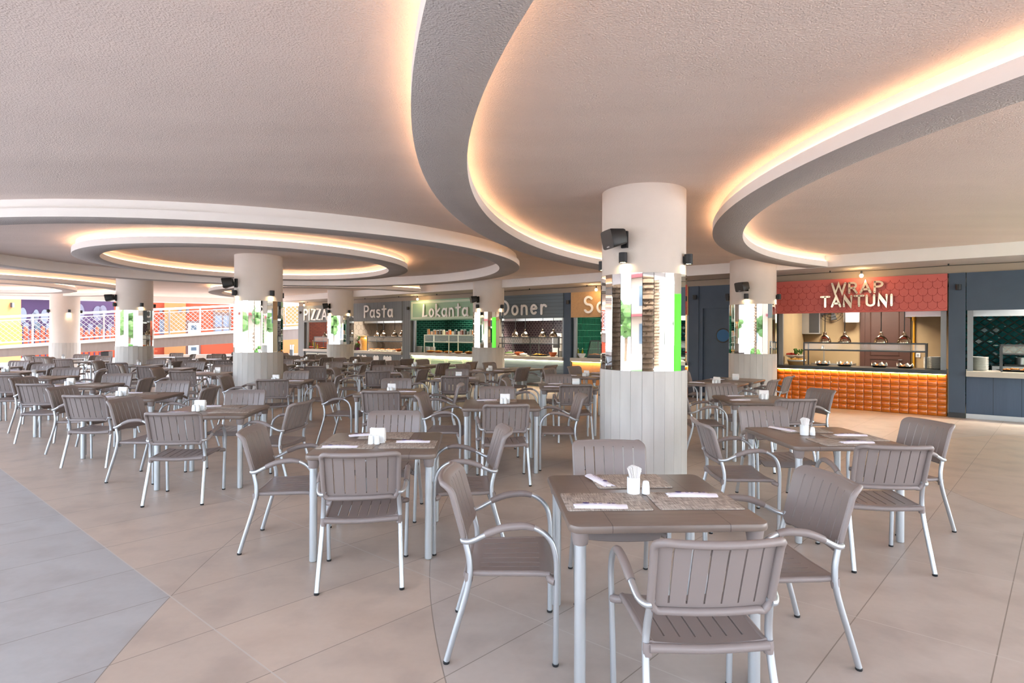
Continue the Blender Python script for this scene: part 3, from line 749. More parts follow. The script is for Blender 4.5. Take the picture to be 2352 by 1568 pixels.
# ------------------------------------------------------------ lettering: strokes in a unit-high box
def arc(cx, cy, rx, ry, a0, a1, n=12): return [(cx+rx*cos(radians(a0+(a1-a0)*i/n)), cy+ry*sin(radians(a0+(a1-a0)*i/n))) for i in range(n+1)]
GL = {  # width, strokes
 'P': (.55, [[(.06, 0), (.06, 1)], [(.06, 1)]+arc(.27, .76, .26, .24, 90, -90)+[(.06, .52)]]),
 'a': (.52, [arc(.24, .31, .21, .30, 50, 350), [(.47, .62), (.45, .2), (.52, .0)]]),
 's': (.46, [arc(.23, .48, .17, .14, 40, 250, 10)+arc(.23, .16, .19, .17, 80, -140, 10)]),
 't': (.46, [[(.24, .95), (.24, .0)], [(.02, .66), (.46, .68)]]),
 'L': (.50, [[(.10, 1), (.03, .02), (.46, .08)]]),
 'o': (.50, [arc(.25, .31, .21, .31, 90, 450, 20)]),
 'k': (.46, [[(.06, 1), (.05, 0)], [(.40, .62), (.06, .27), (.44, 0)]]),
 'n': (.50, [[(.06, .62), (.06, 0)], [(.06, .42)]+arc(.25, .42, .18, .2, 150, 0, 8)+[(.45, .0)]]),
 'D': (.66, [[(.06, 0), (.06, 1)], [(.02, 1)]+arc(.20, .5, .42, .5, 80, -80, 14)+[(.02, 0)]]),
 'e': (.52, [[(.07, .34), (.45, .40)]+arc(.26, .33, .20, .30, 15, 315, 16)]),
 'r': (.40, [[(.06, .62), (.07, 0)], [(.07, .40)]+arc(.26, .42, .17, .2, 160, 30, 8)]),
 'S': (.60, [arc(.30, .75, .24, .24, 30, 265, 14)+arc(.30, .26, .26, .25, 85, -150, 14)]),
 'l': (.20, [[(.08, 1), (.08, 0)]]),
 'd': (.54, [arc(.24, .31, .21, .30, 50, 350), [(.46, 1), (.46, 0)]]),
 'I': (.20, [[(.08, 1), (.08, 0)]]),
 'Z': (.58, [[(.04, 1), (.52, 1), (.04, 0), (.54, 0)]]),
 'A': (.66, [[(.02, 0), (.32, 1), (.62, 0)], [(.14, .30), (.50, .30)]]),
 'W': (.90, [[(.0, 1), (.22, 0), (.44, .95), (.66, 0), (.88, 1)]]),
 'R': (.60, [[(.06, 0), (.06, 1)], [(.06, 1), (.25, 1)]+arc(.28, .74, .22, .26, 80, -90, 10)+[(.06, .48)], [(.30, .48), (.54, 0)]]),
 'T': (.62, [[(.0, 1), (.60, 1)], [(.30, 1), (.30, 0)]]),
 'N': (.66, [[(.06, 0), (.06, 1), (.58, 0), (.58, 1)]]),
 'U': (.64, [[(.05, 1), (.05, .28)]+arc(.30, .26, .25, .25, 180, 360, 10)+[(.55, 1)]]),
 'M': (.74, [[(.05, 0), (.05, 1), (.36, .2), (.67, 1), (.67, 0)]]),
 'C': (.62, [arc(.34, .5, .29, .5, 55, 305, 16)]),
 'B': (.56, [[(.06, 0), (.06, 1)], [(.06, 1)]+arc(.24, .76, .2, .24, 90, -90)+arc(.24, .26, .25, .26, 90, -90)+[(.06, 0)]]),
 'F': (.50, [[(.06, 0), (.06, 1), (.46, 1)], [(.06, .52), (.4, .52)]]),
 'O': (.72, [arc(.34, .5, .30, .5, 90, 450, 20)]),
}
def letters(parent, word, x, z, h, w, mat, y=-.03, depth=.03, gap=.12, sx=1.0, wmap=None, name='letter', one=False):
    allmb = MB()
    for chx in word:
        if chx == ' ': x += h*.35*sx; continue
        gw, strokes = GL[chx]; mb = allmb if one else MB()
        for st in strokes:
            P = [(x+a*h*sx, z+b*h) for a, b in st]
            L, R_ = [], []
            for i, p in enumerate(P):
                a = P[max(0, i-1)]; b = P[min(len(P)-1, i+1)]
                dx, dz = b[0]-a[0], b[1]-a[1]; m = hypot(dx, dz) or 1; nx_, nz_ = -dz/m, dx/m; k = w/2
                if 0 < i < len(P)-1:
                    d1 = Vector((p[0]-a[0], p[1]-a[1])).normalized(); d2 = Vector((b[0]-p[0], b[1]-p[1])).normalized()
                    c_ = max(.35, sqrt(max(0, (1+d1.dot(d2))/2))); k = w/2/c_
                L.append((p[0]+nx_*k, p[1]+nz_*k)); R_.append((p[0]-nx_*k, p[1]-nz_*k))
            n = len(P); vs = [(a, y-depth, b) for a, b in L+R_]+[(a, y, b) for a, b in L+R_]; fs = []
            for i in range(n-1):
                fs += [(i, n+i, n+i+1, i+1), (2*n+i, 2*n+i+1, 3*n+i+1, 3*n+i), (i, i+1, 2*n+i+1, 2*n+i), (n+i, 3*n+i, 3*n+i+1, n+i+1)]
            fs += [(0, 2*n, 3*n, n), (n-1, 2*n-1, 4*n-1, 3*n-1)]
            mb.add(vs, fs)
            for q in (P[0], P[-1]):       # rounded stroke ends
                k = 10; c0 = [(q[0]+w/2*cos(2*pi*i/k), q[1]+w/2*sin(2*pi*i/k)) for i in range(k)]
                mb.add([(a, y-depth, b) for a, b in c0]+[(a, y, b) for a, b in c0], [tuple(range(k))]+[(i, (i+1) % k, k+(i+1) % k, k+i) for i in range(k)])
        if not one: mb.obj(name, mat, parent, angle=30)
        x += (gw+gap)*h*sx
    if one: allmb.obj(name, mat, parent, angle=30)

# ------------------------------------------------------------ stall wall pieces (all in the wall frame)
def WT(name, label, cat, x=0, y=0, z=0, rz=0, group=None): return thing(name, label, cat, Wp(x, y, z), RZW+rz, group)
def wobj(mb, name, mat, angle=38): return mb.obj(name, mat, None, Wp(0, 0, 0), RZW, angle)
ZC, ZS, ZT = .906, 2.075, 2.80
DEEP = 2.7; DK = 1.9
XR = {'pizza': (-22.7, -19.85), 'pasta': (-19.6, -16.1), 'lokanta': (-15.62, -12.15), 'doner': (-11.9, -8.95), 'salad': (-8.68, -5.2), 'wrap': (-3.12, -.02), 'right': (.27, 3.6)}
# strip of wall above the signs, kitchen shell
m_tan = M('tan_render', '#a39486', .8, var=.04)
struct(wobj(MB().bb(-23.2, 8, 0, .12, 2.80, 3.0), 'wall_back', m_tan))
struct(wobj(MB().bb(-23.25, 8, 0.02, DEEP+.2, -.02, .012), 'floor_kitchen', m_kfloor))
struct(wobj(MB().bb(-23.25, 8, .1, DEEP+.2, 2.72, 2.80), 'ceiling_kitchen', m_kceil))
for x in (-23.2, -19.72, -15.86, -12.02, -8.82, -5.17, -3.15, .12, 3.9):
    struct(wobj(MB().bb(x-.04, x+.04, .15, DEEP, 0, 2.72), 'wall_partition', m_kwall))
BACK = {'pizza': m_brick, 'pasta': m_hexg, 'lokanta': m_green_sub, 'doner': m_ringp, 'salad': m_green_st, 'wrap': m_trav, 'right': m_tealg}
for k, (x0, x1) in XR.items():
    dk = DEEP if k in ('wrap', 'right') else DK
    o = MB().bb(x0-.21, x1+.12, dk, dk+.1, 0, 2.72).obj('wall_%s' % ('kitchen'), BACK[k], None, Wp(0, 0), RZW); struct(o)
    xs_ = {'pizza': -23.155, 'pasta': -19.675, 'lokanta': -15.815, 'doner': -11.975, 'salad': -8.775, 'wrap': -3.105, 'right': .165}[k]
    o = MB().bb(.16, dk, 0, .02, 0, 2.72).obj('wall_tiled_side', BACK[k] if k != 'right' else m_tealg, None, Wp(xs_+.02, 0), RZW+pi/2); struct(o)
    t = WT('added_kitchen_light', 'added unseen light panel in the %s kitchen ceiling' % k, 'added ceiling light', (x0+x1)/2, .5 if k in ('pasta', 'doner', 'right') else 1.3, 2.70)  # unseen panel with area lamp, added to light the stall interior
    MB().bb(-.6, .6, -.3, .3, -.02, .015).obj('light_frame', m_steel, t); MB().bb(-.57, .57, -.27, .27, -.024, -.02).obj('light_diffuser', m_panel_light, t)
    L = bpy.data.lights.new('kitchen_area', 'AREA'); L.shape = 'RECTANGLE'; L.size = 1.1; L.size_y = .5; L.color = (1, .88, .72); L.energy = {'lokanta': 26, 'wrap': 36, 'right': 80, 'salad': 28, 'pizza': 22}.get(k, 40)
    lo = bpy.data.objects.new('kitchen_area', L); COL.objects.link(lo); lo.parent = t; lo.location = (0, 0, -.05)
# pilasters
def pilaster(px0, px1, mat, lab, base_=False):
    t = WT('wall_pilaster', lab, 'pilaster', (px0+px1)/2, 0, 0); w = abs(px1-px0)/2
    MB().bb(-w, w, -.03, .14, 0 if not base_ else .10, 2.80).obj('cladding_panel', mat, t)
    if base_: MB().bb(-w, w, -.035, .12, 0, .10).obj('plinth', m_blackst, t)
pilaster(-23.2, -22.72, m_grey, 'grey end post left of the PIZZA sign')
pilaster(-19.85, -19.6, m_grey, 'grey post between PIZZA and Pasta stalls')
pilaster(-16.1, -15.65, m_grey, 'grey boarded post between Pasta and Lokanta stalls')
pilaster(-12.15, -11.9, m_bluegrey, 'blue-grey post between Lokanta and Doner stalls')
pilaster(-8.95, -8.70, m_navy, 'blue-grey post right of the Doner sign')
pilaster(0, .26, m_navy, 'navy slate post right of the coral sign', True)
pilaster(-5.2, -4.94, m_navy, 'navy slate post left of the blue door', True)
pilaster(-3.85, -3.14, m_navy, 'navy slate post between door and coral sign', True)
struct(wobj(MB().bb(-4.94, -3.85, 0, .12, 2.28, 2.80).bb(-4.94, -4.84, -.01, .12, 0, 2.30).bb(-4.84, -3.85, -.01, .12, 2.24, 2.30), 'wall_door_panel', m_navy))
d = struct(wobj(MB().bb(-4.85, -3.84, .05, .10, .01, 2.25), 'door_1', m_navy))
c = (-4.36, .045, 1.57); mb = MB()
mb.tube([(c[0]+.165*cos(a*pi/12), c[1], c[2]+.165*sin(a*pi/12)) for a in range(24)], .016, 8, 1, closed=True); mb.obj('porthole_rim', m_darksteel, d)
mb = MB().add([(c[0]+.155*cos(a*pi/12), c[1]-.002, c[2]+.155*sin(a*pi/12)) for a in range(24)], [tuple(range(24))]); mb.obj('porthole_glass', m_blue, d)
def wall_lamp(px, side, z=2.52):
    x = wx(px, -.07); t = WT('wall_downlight', 'small graphite wall lamp on the %s' % side, 'lamp', x, -.035, z, 0, 'graphite lamps on the stall posts')
    MB().lathe([(.036, -.05), (.045, -.055), (.045, .055), (.001, .055)], (0, -.055, 0), 18).obj('housing', m_lampblk, t)
    MB().bb(-.02, .02, -.02, 0, -.035, .035).obj('bracket', m_lampblk, t)
    MB().lathe([(.001, -.048), (.036, -.048)], (0, -.055, 0), 14).obj('lens', m_blk, t)
for px, s in ((2201, 'navy post right of the coral sign'), (1596, 'navy post left of the blue door'), (1671, 'navy panel at the door'), (1304, 'post right of the Doner sign'), (937, 'post right of the Pasta sign'), (690, 'post left of the PIZZA sign')): wall_lamp(px, s)

# signs
def sign(key, mat, label, y0=-.06):
    x0, x1 = XR[key]; t = WT('stall_sign', label, 'sign', x0, 0, 0)
    MB().bb(0, x1-x0, y0, .10, ZS, ZT-.002).obj('sign_board', mat, t); return t, x0, x1-x0
t, x0, w = sign('pizza', m_plast, 'grey sign board with raised white letters PIZZA')
letters(t, 'PIZZA', .05, 2.19, .44, .075, m_letter, -.07, sx=1.28, gap=.15)
t, x0, w = sign('pasta', m_grey, 'grey boarded sign with white letters Pasta')
letters(t, 'Pasta', wx(836, -.09)-x0, 2.23, .44, .062, m_letter, -.07, sx=1.17, gap=.21)
t, x0, w = sign('lokanta', m_mint, 'mint green sign with white letters Lokanta')
letters(t, 'Lokanta', wx(971, -.11)-x0, 2.20, .42, .064, m_letter, -.09, sx=1.12, gap=.20)
mb = MB()
for d_ in (.06, .10):
    z0_, z1_, xa, xb = ZS+d_, ZT-d_, d_, w-d_; k = .009
    mb.bb(xa, xb, -.068, -.06, z0_-k, z0_+k).bb(xa, xb, -.068, -.06, z1_-k, z1_+k).bb(xa-k, xa+k, -.068, -.06, z0_, z1_).bb(xb-k, xb+k, -.068, -.06, z0_, z1_)
mb.obj('white_border', m_cream, t)
t, x0, w = sign('doner', m_bluegrey, 'blue-grey boarded sign with white letters Doner')
letters(t, 'Doner', wx(1150, -.09)-x0, 2.20, .43, .064, m_letter, -.07, sx=1.15, gap=.24)
t, x0, w = sign('salad', m_osb, 'pale wooden sign with large white letters starting Sa')
letters(t, 'Salad', wx(1341, -.09)-x0, 2.21, .44, .062, m_letter, -.07, sx=1.1, gap=.28)
t, x0, w = sign('wrap', m_red, 'coral scale-patterned sign with metal letters WRAP TANTUNI')
letters(t, 'WRAP', wx(1911, -.1)-x0, 2.485, .212, .042, m_gold, -.085, .03, sx=1.33, gap=.18, name='metal_letter')
letters(t, 'TANTUNI', wx(1886, -.1)-x0, 2.205, .212, .042, m_gold, -.085, .03, sx=1.23, gap=.16, name='metal_letter')
mb = MB(); p_ = .155; r = p_/2                        # fish-scale grooves
for j in range(6):
    for i in range(-1, 22):
        cx_ = (i+.5*(j % 2))*p_+r; cz = ZT-.02-j*.135
        P = [(cx_+r*cos(a), cz-.06+(.0 if True else 0)+r*sin(a)) for a in [pi+pi*q/8 for q in range(9)]]
        P = [(cx_-r, cz+.02)]+P+[(cx_+r, cz+.02)]
        P = [(a, b) for a, b in P if 0 < a < w and ZS+.005 < b < ZT-.005]
        for a, b in zip(P, P[1:]):
            if abs(a[0]-b[0]) > .06: continue
            dx, dz = b[0]-a[0], b[1]-a[1]; m_ = hypot(dx, dz) or 1; nx_, nz_ = -dz/m_*.0035, dx/m_*.0035
            mb.add([(a[0]+nx_, -.0612, a[1]+nz_), (b[0]+nx_, -.0612, b[1]+nz_), (b[0]-nx_, -.0612, b[1]-nz_), (a[0]-nx_, -.0612, a[1]-nz_)], [(0, 1, 2, 3)])
mb.obj('scale_grooves', m_redline, t)
t = WT('stall_fascia', 'blank navy slate fascia over the rightmost stall', 'fascia', .27, 0, 0)
MB().bb(0, 4.2, -.03, .10, ZS, ZT-.002).obj('fascia_panel', m_navy, t)

# counters: front panel, worktop, under-edge light
def counter(key, front, top, label, led=None, h=.10, lab2=''):
    x0, x1 = XR[key]; w = x1-x0+(.0 if key != 'right' else .6)
    t = WT('serving_counter', label, 'counter', x0, 0, 0)
    MB().bb(0, w, -.10, .72, ZC-h, ZC).obj('worktop', top, t)
    MB().bb(0, w, .02, .62, 0, ZC-h).obj('front_panel', front, t)
    if led:
        mb = MB().bb(.02, w-.02, -.035, -.020, ZC-h-.012, ZC-h-.001); mb.obj('under_edge_light', led, t)
    for px_ in (0.06, w-.06 if key != 'right' else 3.2):
        MB().bb(px_-.045, px_+.045, .06, .14, ZC, ZS).obj('steel_post', m_post, t)
    return t, x0, w
t, x0, w = counter('pizza', m_plast, m_stone, 'pizza counter with pale stone top and framed grey front')
mb = MB()
for i in range(3):
    xa = .12+i*.92; mb.bb(xa, xa+.84, .004, .02, .70, .73).bb(xa, xa+.84, .004, .02, .10, .13).bb(xa, xa+.03, .004, .02, .10, .73).bb(xa+.81, xa+.84, .004, .02, .10, .73)
mb.obj('panel_moulding', m_cream, t)
t, x0, w = counter('pasta', m_grey, m_stone, 'pasta counter with pale top and white crown motifs below')
mb = MB(); zt = ZC-.16
for px, n in ((823, 1), (836, 2), (864, 2), (890, 3), (929, 2)):
    X = wx(px, .02)-x0
    for i in range(n):
        xa = X+(i-(n-1)/2)*.16; a = .085
        hh = .20 if px in (864, 890) else .10
        mb.add([(xa-a, .017, zt-.05), (xa, .017, zt), (xa+a, .017, zt-.05), (xa+a, .017, zt-.05-hh), (xa-a, .017, zt-.05-hh)], [(0, 4, 3, 2, 1)])
mb.obj('white_motifs', m_letter, t)
t, x0, w = counter('lokanta', m_mintp, m_stone, 'mint counter with octagonal cream mouldings and glowing top edge', m_ledg)
mb = MB()
for i in range(4):
    xa, xb = .1+i*.86, .1+i*.86+.78; za, zb, c_ = .08, .70, .08
    for ins in (0, .04):
        P = [(xa+c_, za+ins), (xb-c_, za+ins), (xb-ins, za+c_), (xb-ins, zb-c_), (xb-c_, zb-ins), (xa+c_, zb-ins), (xa+ins, zb-c_), (xa+ins, za+c_)]
        mb.tube([(a, .018, b) for a, b in P], .010, 5, 1, closed=True)
mb.obj('cream_moulding', m_cream, t)
counter('doner', m_bluegrey, m_stone, 'blue-grey boarded doner counter with pale stone top', m_ledg)
counter('salad', m_osb, m_stone, 'wooden salad counter lit amber under the pale top', m_ledw)
t, x0, w = counter('wrap', m_grout, m_blackst, 'orange glazed tile counter with black speckled top', m_ledw, .075)
mb = MB(); nx, nz = 20, 7; tw, th_ = w/nx, (ZC-.085)/nz
for i in range(nx):
    for j in range(nz):
        xa, za = i*tw+.003, j*th_+.003; xb, zb = (i+1)*tw-.003, (j+1)*th_-.003; e = .014; b_ = random.uniform(.001, .004)
        vs = [(xa, .019, za), (xb, .019, za), (xb, .019, zb), (xa, .019, zb), (xa+e, .004-b_, za+e), (xb-e, .004, za+e), (xb-e, .004-b_, zb-e), (xa+e, .004, zb-e)]
        mb.add(vs, [(0, 1, 5, 4), (1, 2, 6, 5), (2, 3, 7, 6), (3, 0, 4, 7), (4, 5, 6), (4, 6, 7)])
mb.obj('glazed_tiles', m_amber, t, angle=60)
t, x0, w = counter('right', m_navyb, m_stone, 'navy boarded counter with pale stone top at far right')
MB().bb(0, w, .0, .02, 0, .09).obj('kick_plate', m_steel, t)

# back-wall relief: hexagons (Pasta), diamonds (right)
def hexes(xa, xb, y):
    mb = MB(); r = .13
    for j in range(22):
        for i in range(18):
            cx_ = xa+i*r*1.732+(j % 2)*r*.866; cz = .1+j*r*1.5
            if cz > 2.6 or cx_ > xb: continue
            P = [(cx_+(r-.005)*sin(a*pi/3), cz+(r-.005)*cos(a*pi/3)) for a in range(6)]
            mb.add([(a, y-.012, b) for a, b in P]+[(a, y, b) for a, b in P], [tuple(range(6))]+[(k, (k+1) % 6, 6+(k+1) % 6, 6+k) for k in range(6)])
    return mb
struct(wobj(hexes(XR['pasta'][0]+.1, XR['pasta'][1]-.1, DK), 'wall_hexagon_tiles', m_hex, 30))
struct(hexes(.28, DK-.15, -.001).obj('wall_hexagon_tiles', m_hex, None, Wp(-19.655, 0), RZW+pi/2, 30))
mb = MB(); xa, xb = .1, 3.9; dx, dz = .10, .085
for j in range(32):
    for i in range(20):
        cx_ = xa+i*dx*2+(j % 2)*dx; cz = .1+j*dz
        if cz > 2.6 or cx_ > xb: continue
        P = [(cx_-dx+.012, cz), (cx_, cz-dz+.012), (cx_+dx-.012, cz), (cx_, cz+dz-.012)]; Q = [(cx_+(a-cx_)*.72, cz+(b-cz)*.72) for a, b in P]
        mb.add([(a, DEEP-.002, b) for a, b in P]+[(a, DEEP-.03+random.uniform(-.004, .004), b) for a, b in Q], [(4, 5, 6, 7), (0, 1, 5, 4), (1, 2, 6, 5), (2, 3, 7, 6), (3, 0, 4, 7)])
struct(wobj(mb, 'wall_diamond_tiles', m_teal, 60))

# heat lamps
def mk_heatlamp():
    t = thing('heat_lamp', '', 'pendant lamp')
    MB().lathe([(.128, 0), (.130, .012), (.118, .07), (.090, .125), (.055, .155), (.040, .165), (.036, .205), (.030, .235), (.012, .245), (.001, .245)], (0, 0, 0), 24).lathe([(.125, .002), (.112, .07), (.085, .12), (.04, .15)], (0, 0, 0), 24).obj('shade', m_chrome, t)
    MB().tube([(0, 0, .24), (.004, 0, .5), (0, 0, 1.33)], .009, 8, 4).obj('cord', m_blk, t)
    MB().ball((0, 0, .06), .035).obj('lamp_bulb', m_lens, t); return t
hl = None
def heatlamp(px, z, label, y=.42):
    global hl
    p = Wp(wx(px, y), y, z)
    if hl is None: hl = mk_heatlamp(); hl.location = p; hl['label'] = label; hl['group'] = 'polished heat lamps over the counters'
    else: dup(hl, p, 0, label, 'polished heat lamps over the counters')
    L = bpy.data.lights.new('heat', 'SPOT'); L.energy = 10; L.color = (1, .72, .4); L.spot_size = radians(100); L.spot_blend = .6; L.shadow_soft_size = .03
    lo = bpy.data.objects.new('heat_beam', L); COL.objects.link(lo); lo.location = p+Vector((0, 0, .01))
ORD = ['first', 'second', 'third', 'fourth']
for st, pxs, z in (('wrap', (1894.5, 1940, 2023.6, 2077), 1.42), ('doner', (1184, 1206, 1246.5, 1271), 1.50), ('pasta', (866, 881, 906.5, 923), 1.47), ('pizza', (747,), 1.42)):
    for i, px in enumerate(pxs):
        heatlamp(px, z, ('%s heat lamp from the left over the %s counter' % (ORD[i], st)) if len(pxs) > 1 else 'single heat lamp over the pizza counter')

# sneeze guards
def guard(px0, px1, zt, label, mat, y0=.12, y1=.58, drop=.13, n=0):
    xa, xb = wx(px0, y0), wx(px1, y0); w = xb-xa; t = WT('sneeze_guard', label, 'sneeze guard', xa, y0, ZC); k = .014; H = zt-ZC; D_ = y1-y0
    mb = MB().bb(0, w, -k, k, H-2*k, H).bb(0, w, D_-k, D_+k, H-2*k, H).bb(0, w, -k, k, H-drop-2*k, H-drop).bb(0, w, D_-k, D_+k, H-drop-2*k, H-drop)
    for x in [0, w]+[w*(i+1)/(n+1) for i in range(n)]:
        mb.bb(x-k, x+k, -k, k, 0, H).bb(x-k, x+k, D_-k, D_+k, 0, H).bb(x-k, x+k, 0, D_, H-2*k, H)
    mb.obj('guard_frame', mat, t)
    MB().bb(k, w-k, -.003, .003, H-drop, H-2*k).bb(k, w-k, k, D_-k, H-.012, H-.006).obj('guard_glass', m_glass, t)
    return t
guard(1847, 2127, 1.43, 'grey framed glass guard on the orange-tiled counter', m_darksteel, drop=.16)
guard(1158, 1283, 1.50, 'grey framed glass guard on the doner counter', m_darksteel, drop=.2, n=1)
guard(844, 926, 1.48, 'grey framed glass guard on the pasta counter', m_darksteel, drop=.18)
guard(975, 1092, 1.56, 'white framed glass guard on the mint counter', m_cream, drop=.25, n=1)
guard(2301, 2420, 1.42, 'grey framed glass guard on the far right counter', m_darksteel, drop=.16)
guard(722, 760, 1.45, 'dark framed glass guard on the pizza counter', m_darksteel, drop=.2)

# tableware and food
def at_c(px, y, z=ZC): return Wp(wx(px, y), y, z+.001)
def food_tray(p, rz, label, g_=None, paper=True, mat=m_food, rx=.15, ry=.10):
    t = thing('food_tray', label, 'food tray', p, rz, g_)
    MB().lathe([(.001, 0), (.75, 0), (1.0, .035), (1.04, .036), (1.0, .028), (.7, .006), (.001, .006)], (0, 0, 0), 20).obj('tray', m_blk, t).scale = (rx, ry, 1)
    rnd = random.Random(int(p[0]*97)); mb = MB()
    if paper:
        for i in range(7):
            a = 2*pi*i/7; b = 2*pi*(i+.9)/7; mb.add([(rx*.3*cos(a), ry*.3*sin(a), .01), (rx*1.0*cos(a), ry*1.0*sin(a), .04), (rx*.95*cos((a+b)/2), ry*.95*sin((a+b)/2), .10+rnd.uniform(0, .02)), (rx*1.0*cos(b), ry*1.0*sin(b), .04)], [(0, 1, 2, 3)])
        mb.obj('lining_paper', m_paper, t)
    mb = MB()
    for i in range(26):
        a = rnd.uniform(0, 2*pi); q = sqrt(rnd.random())*.72; mb.ball((rx*q*cos(a), ry*q*sin(a), .025+.045*(1-q)), .020, 6, 4, (1.3, .8, .7))
    o = mb.obj('food', mat, t); o['kind'] = 'stuff'; return t
for i, px in enumerate((1890, 1940, 2020, 2079)): food_tray(at_c(px, .36), RZW, 'black tray of fried wraps, %s from left on the black counter' % ORD[i], 'black food trays on the wrap counter')
mb = MB()
def plates(px, y, n, label, r=.12, z=ZC):
    t = thing('plate_stack', label, 'stack of plates', at_c(px, y, z))
    for i in range(n):
        MB().lathe([(.001, 0), (r*.6, 0), (r, .016), (r, .020), (r*.6, .005), (.001, .005)], (0, 0, i*.0165), 20).obj('plate', m_plate, t)
plates(2151, .42, 15, 'stack of white plates at the right end of black counter'); plates(2136, .62, 14, 'second stack of white plates behind the first one', .11)
plates(2250, .42, 16, 'stack of white plates on the far right counter', .14)
plates(963, .40, 13, 'front stack of grey plates on the mint counter', .13); plates(980, .56, 12, 'middle stack of grey plates on the mint counter', .12); plates(993, .52, 12, 'rear stack of grey plates beside the mint guard', .12)
plates(1290, .40, 11, 'stack of plates at the doner counter end', .13); plates(929, .40, 11, 'stack of plates at the pasta counter end', .13); plates(1174, .66, 8, 'stack of plates behind the doner guard', .11)
def bowl_thing(px, y, r, h, mat, label, name='bowl', cat='bowl', fill=None, g_=None, z=ZC):
    t = thing(name, label, cat, at_c(px, y, z), 0, g_)
    MB().lathe([(.001, 0), (r*.45, 0), (r*.85, h*.55), (r, h), (r*.96, h), (r*.8, h*.55), (r*.4, .008), (.001, .008)], (0, 0, 0), 22).obj('vessel', mat, t)
    if fill:
        mb = MB(); rnd = random.Random(int(px))
        for i in range(30):
            a = rnd.uniform(0, 2*pi); q = sqrt(rnd.random())*.8; mb.ball((r*q*cos(a), r*q*sin(a), h*.85+.03*(1-q)), r*.17, 6, 4, (1.2, .9, .7))
        o = mb.obj('filling', fill, t); o['kind'] = 'stuff'
    return t
for i, px in enumerate((853, 866, 878, 892, 904)): bowl_thing(px, .30, .115, .07, m_ceramic, 'white square-rimmed bowl number %s along the pasta counter' % ('one', 'two', 'three', 'four', 'five')[i], fill=m_food, g_='white bowls on the pasta counter')
bowl_thing(916, .30, .13, .09, m_copper, 'copper bowl right of the white pasta bowls', fill=m_food)
DN = ['leftmost', 'second', 'third', 'fourth', 'fifth', 'sixth']
for i, px in enumerate((989, 1007, 1029, 1053, 1077, 1092)): bowl_thing(px, .34, .165, .055, m_terra, '%s terracotta dish of yellow food under the white guard' % DN[i], 'terracotta_dish', 'dish', m_foody, 'terracotta dishes on the mint counter')
bowl_thing(1170, .30, .17, .07, m_ceramic, 'white dish of green salad on the doner counter', 'salad_dish', 'dish', m_herb)
bowl_thing(1193, .34, .16, .10, m_terra, 'orange pot left of the doner guard middle', 'terracotta_pot', 'pot', m_terra)
bowl_thing(1203, .22, .14, .05, m_ceramic, 'low white dish beside the orange pot', 'white_dish', 'dish', m_paper)
bowl_thing(1270, .30, .13, .13, m_terra, 'round orange clay pot by the plates at doner counter', 'terracotta_pot', 'pot')
t = food_tray(at_c(1236, .36), RZW, 'long black tray of grilled food on the doner counter', paper=False, mat=m_foody, rx=.42, ry=.13)
bowl_thing(1336, .24, .13, .12, m_ceramic, 'white footed bowl on the salad counter')
food_tray(at_c(2340, .36), RZW, 'tray of fried food on the far right counter', paper=False, rx=.32, ry=.14)
food_tray(at_c(742, .3), RZW, 'round pizza tray on the pizza counter', paper=False, rx=.26, ry=.2)
# baskets of vegetables
for (px, y, z, ma, lab, sz) in ((1830, .40, ZC, m_foody, 'lower wicker basket of vegetables on the black counter', .20), (1818, .50, ZC+.15, m_tomato, 'raised white bowl of red tomatoes left of guard', .13), (1835, .52, ZC+.15, m_herb, 'raised white bowl of green herbs left of guard', .13)):
    t = thing('vegetable_basket', lab, 'basket', at_c(px, y, z))
    if z == ZC: MB().lathe([(.001, 0), (sz*.85, 0), (sz*.98, .075), (sz*.95, .075), (sz*.8, .01)], (0, 0, 0), 22).obj('wicker_body', m_wicker, t); MB().lathe([(sz*.9, .07), (sz*1.02, .10), (sz*.98, .115), (sz*.86, .08)], (0, 0, 0), 22).obj('white_rim', m_ceramic, t)
    else: MB().lathe([(.001, 0), (.05, 0), (sz, .05), (sz*1.03, .07), (sz*.9, .06)], (0, 0, 0), 20).obj('white_bowl', m_ceramic, t); MB().cyl((0, 0, -.15), .03, .16, 10).obj('stand', m_wicker, t)
    mb = MB(); rnd = random.Random(int(px))
    for i in range(34):
        a = rnd.uniform(0, 2*pi); q = sqrt(rnd.random())*.8; hh = rnd.uniform(0, .12) if ma is m_herb else 0
        mb.ball((sz*q*cos(a), sz*q*sin(a), (.10 if z == ZC else .07)+.03*(1-q)+hh), .028 if ma is not m_herb else .022, 6, 4)
    o = mb.obj('vegetables', ma, t); o['kind'] = 'stuff'
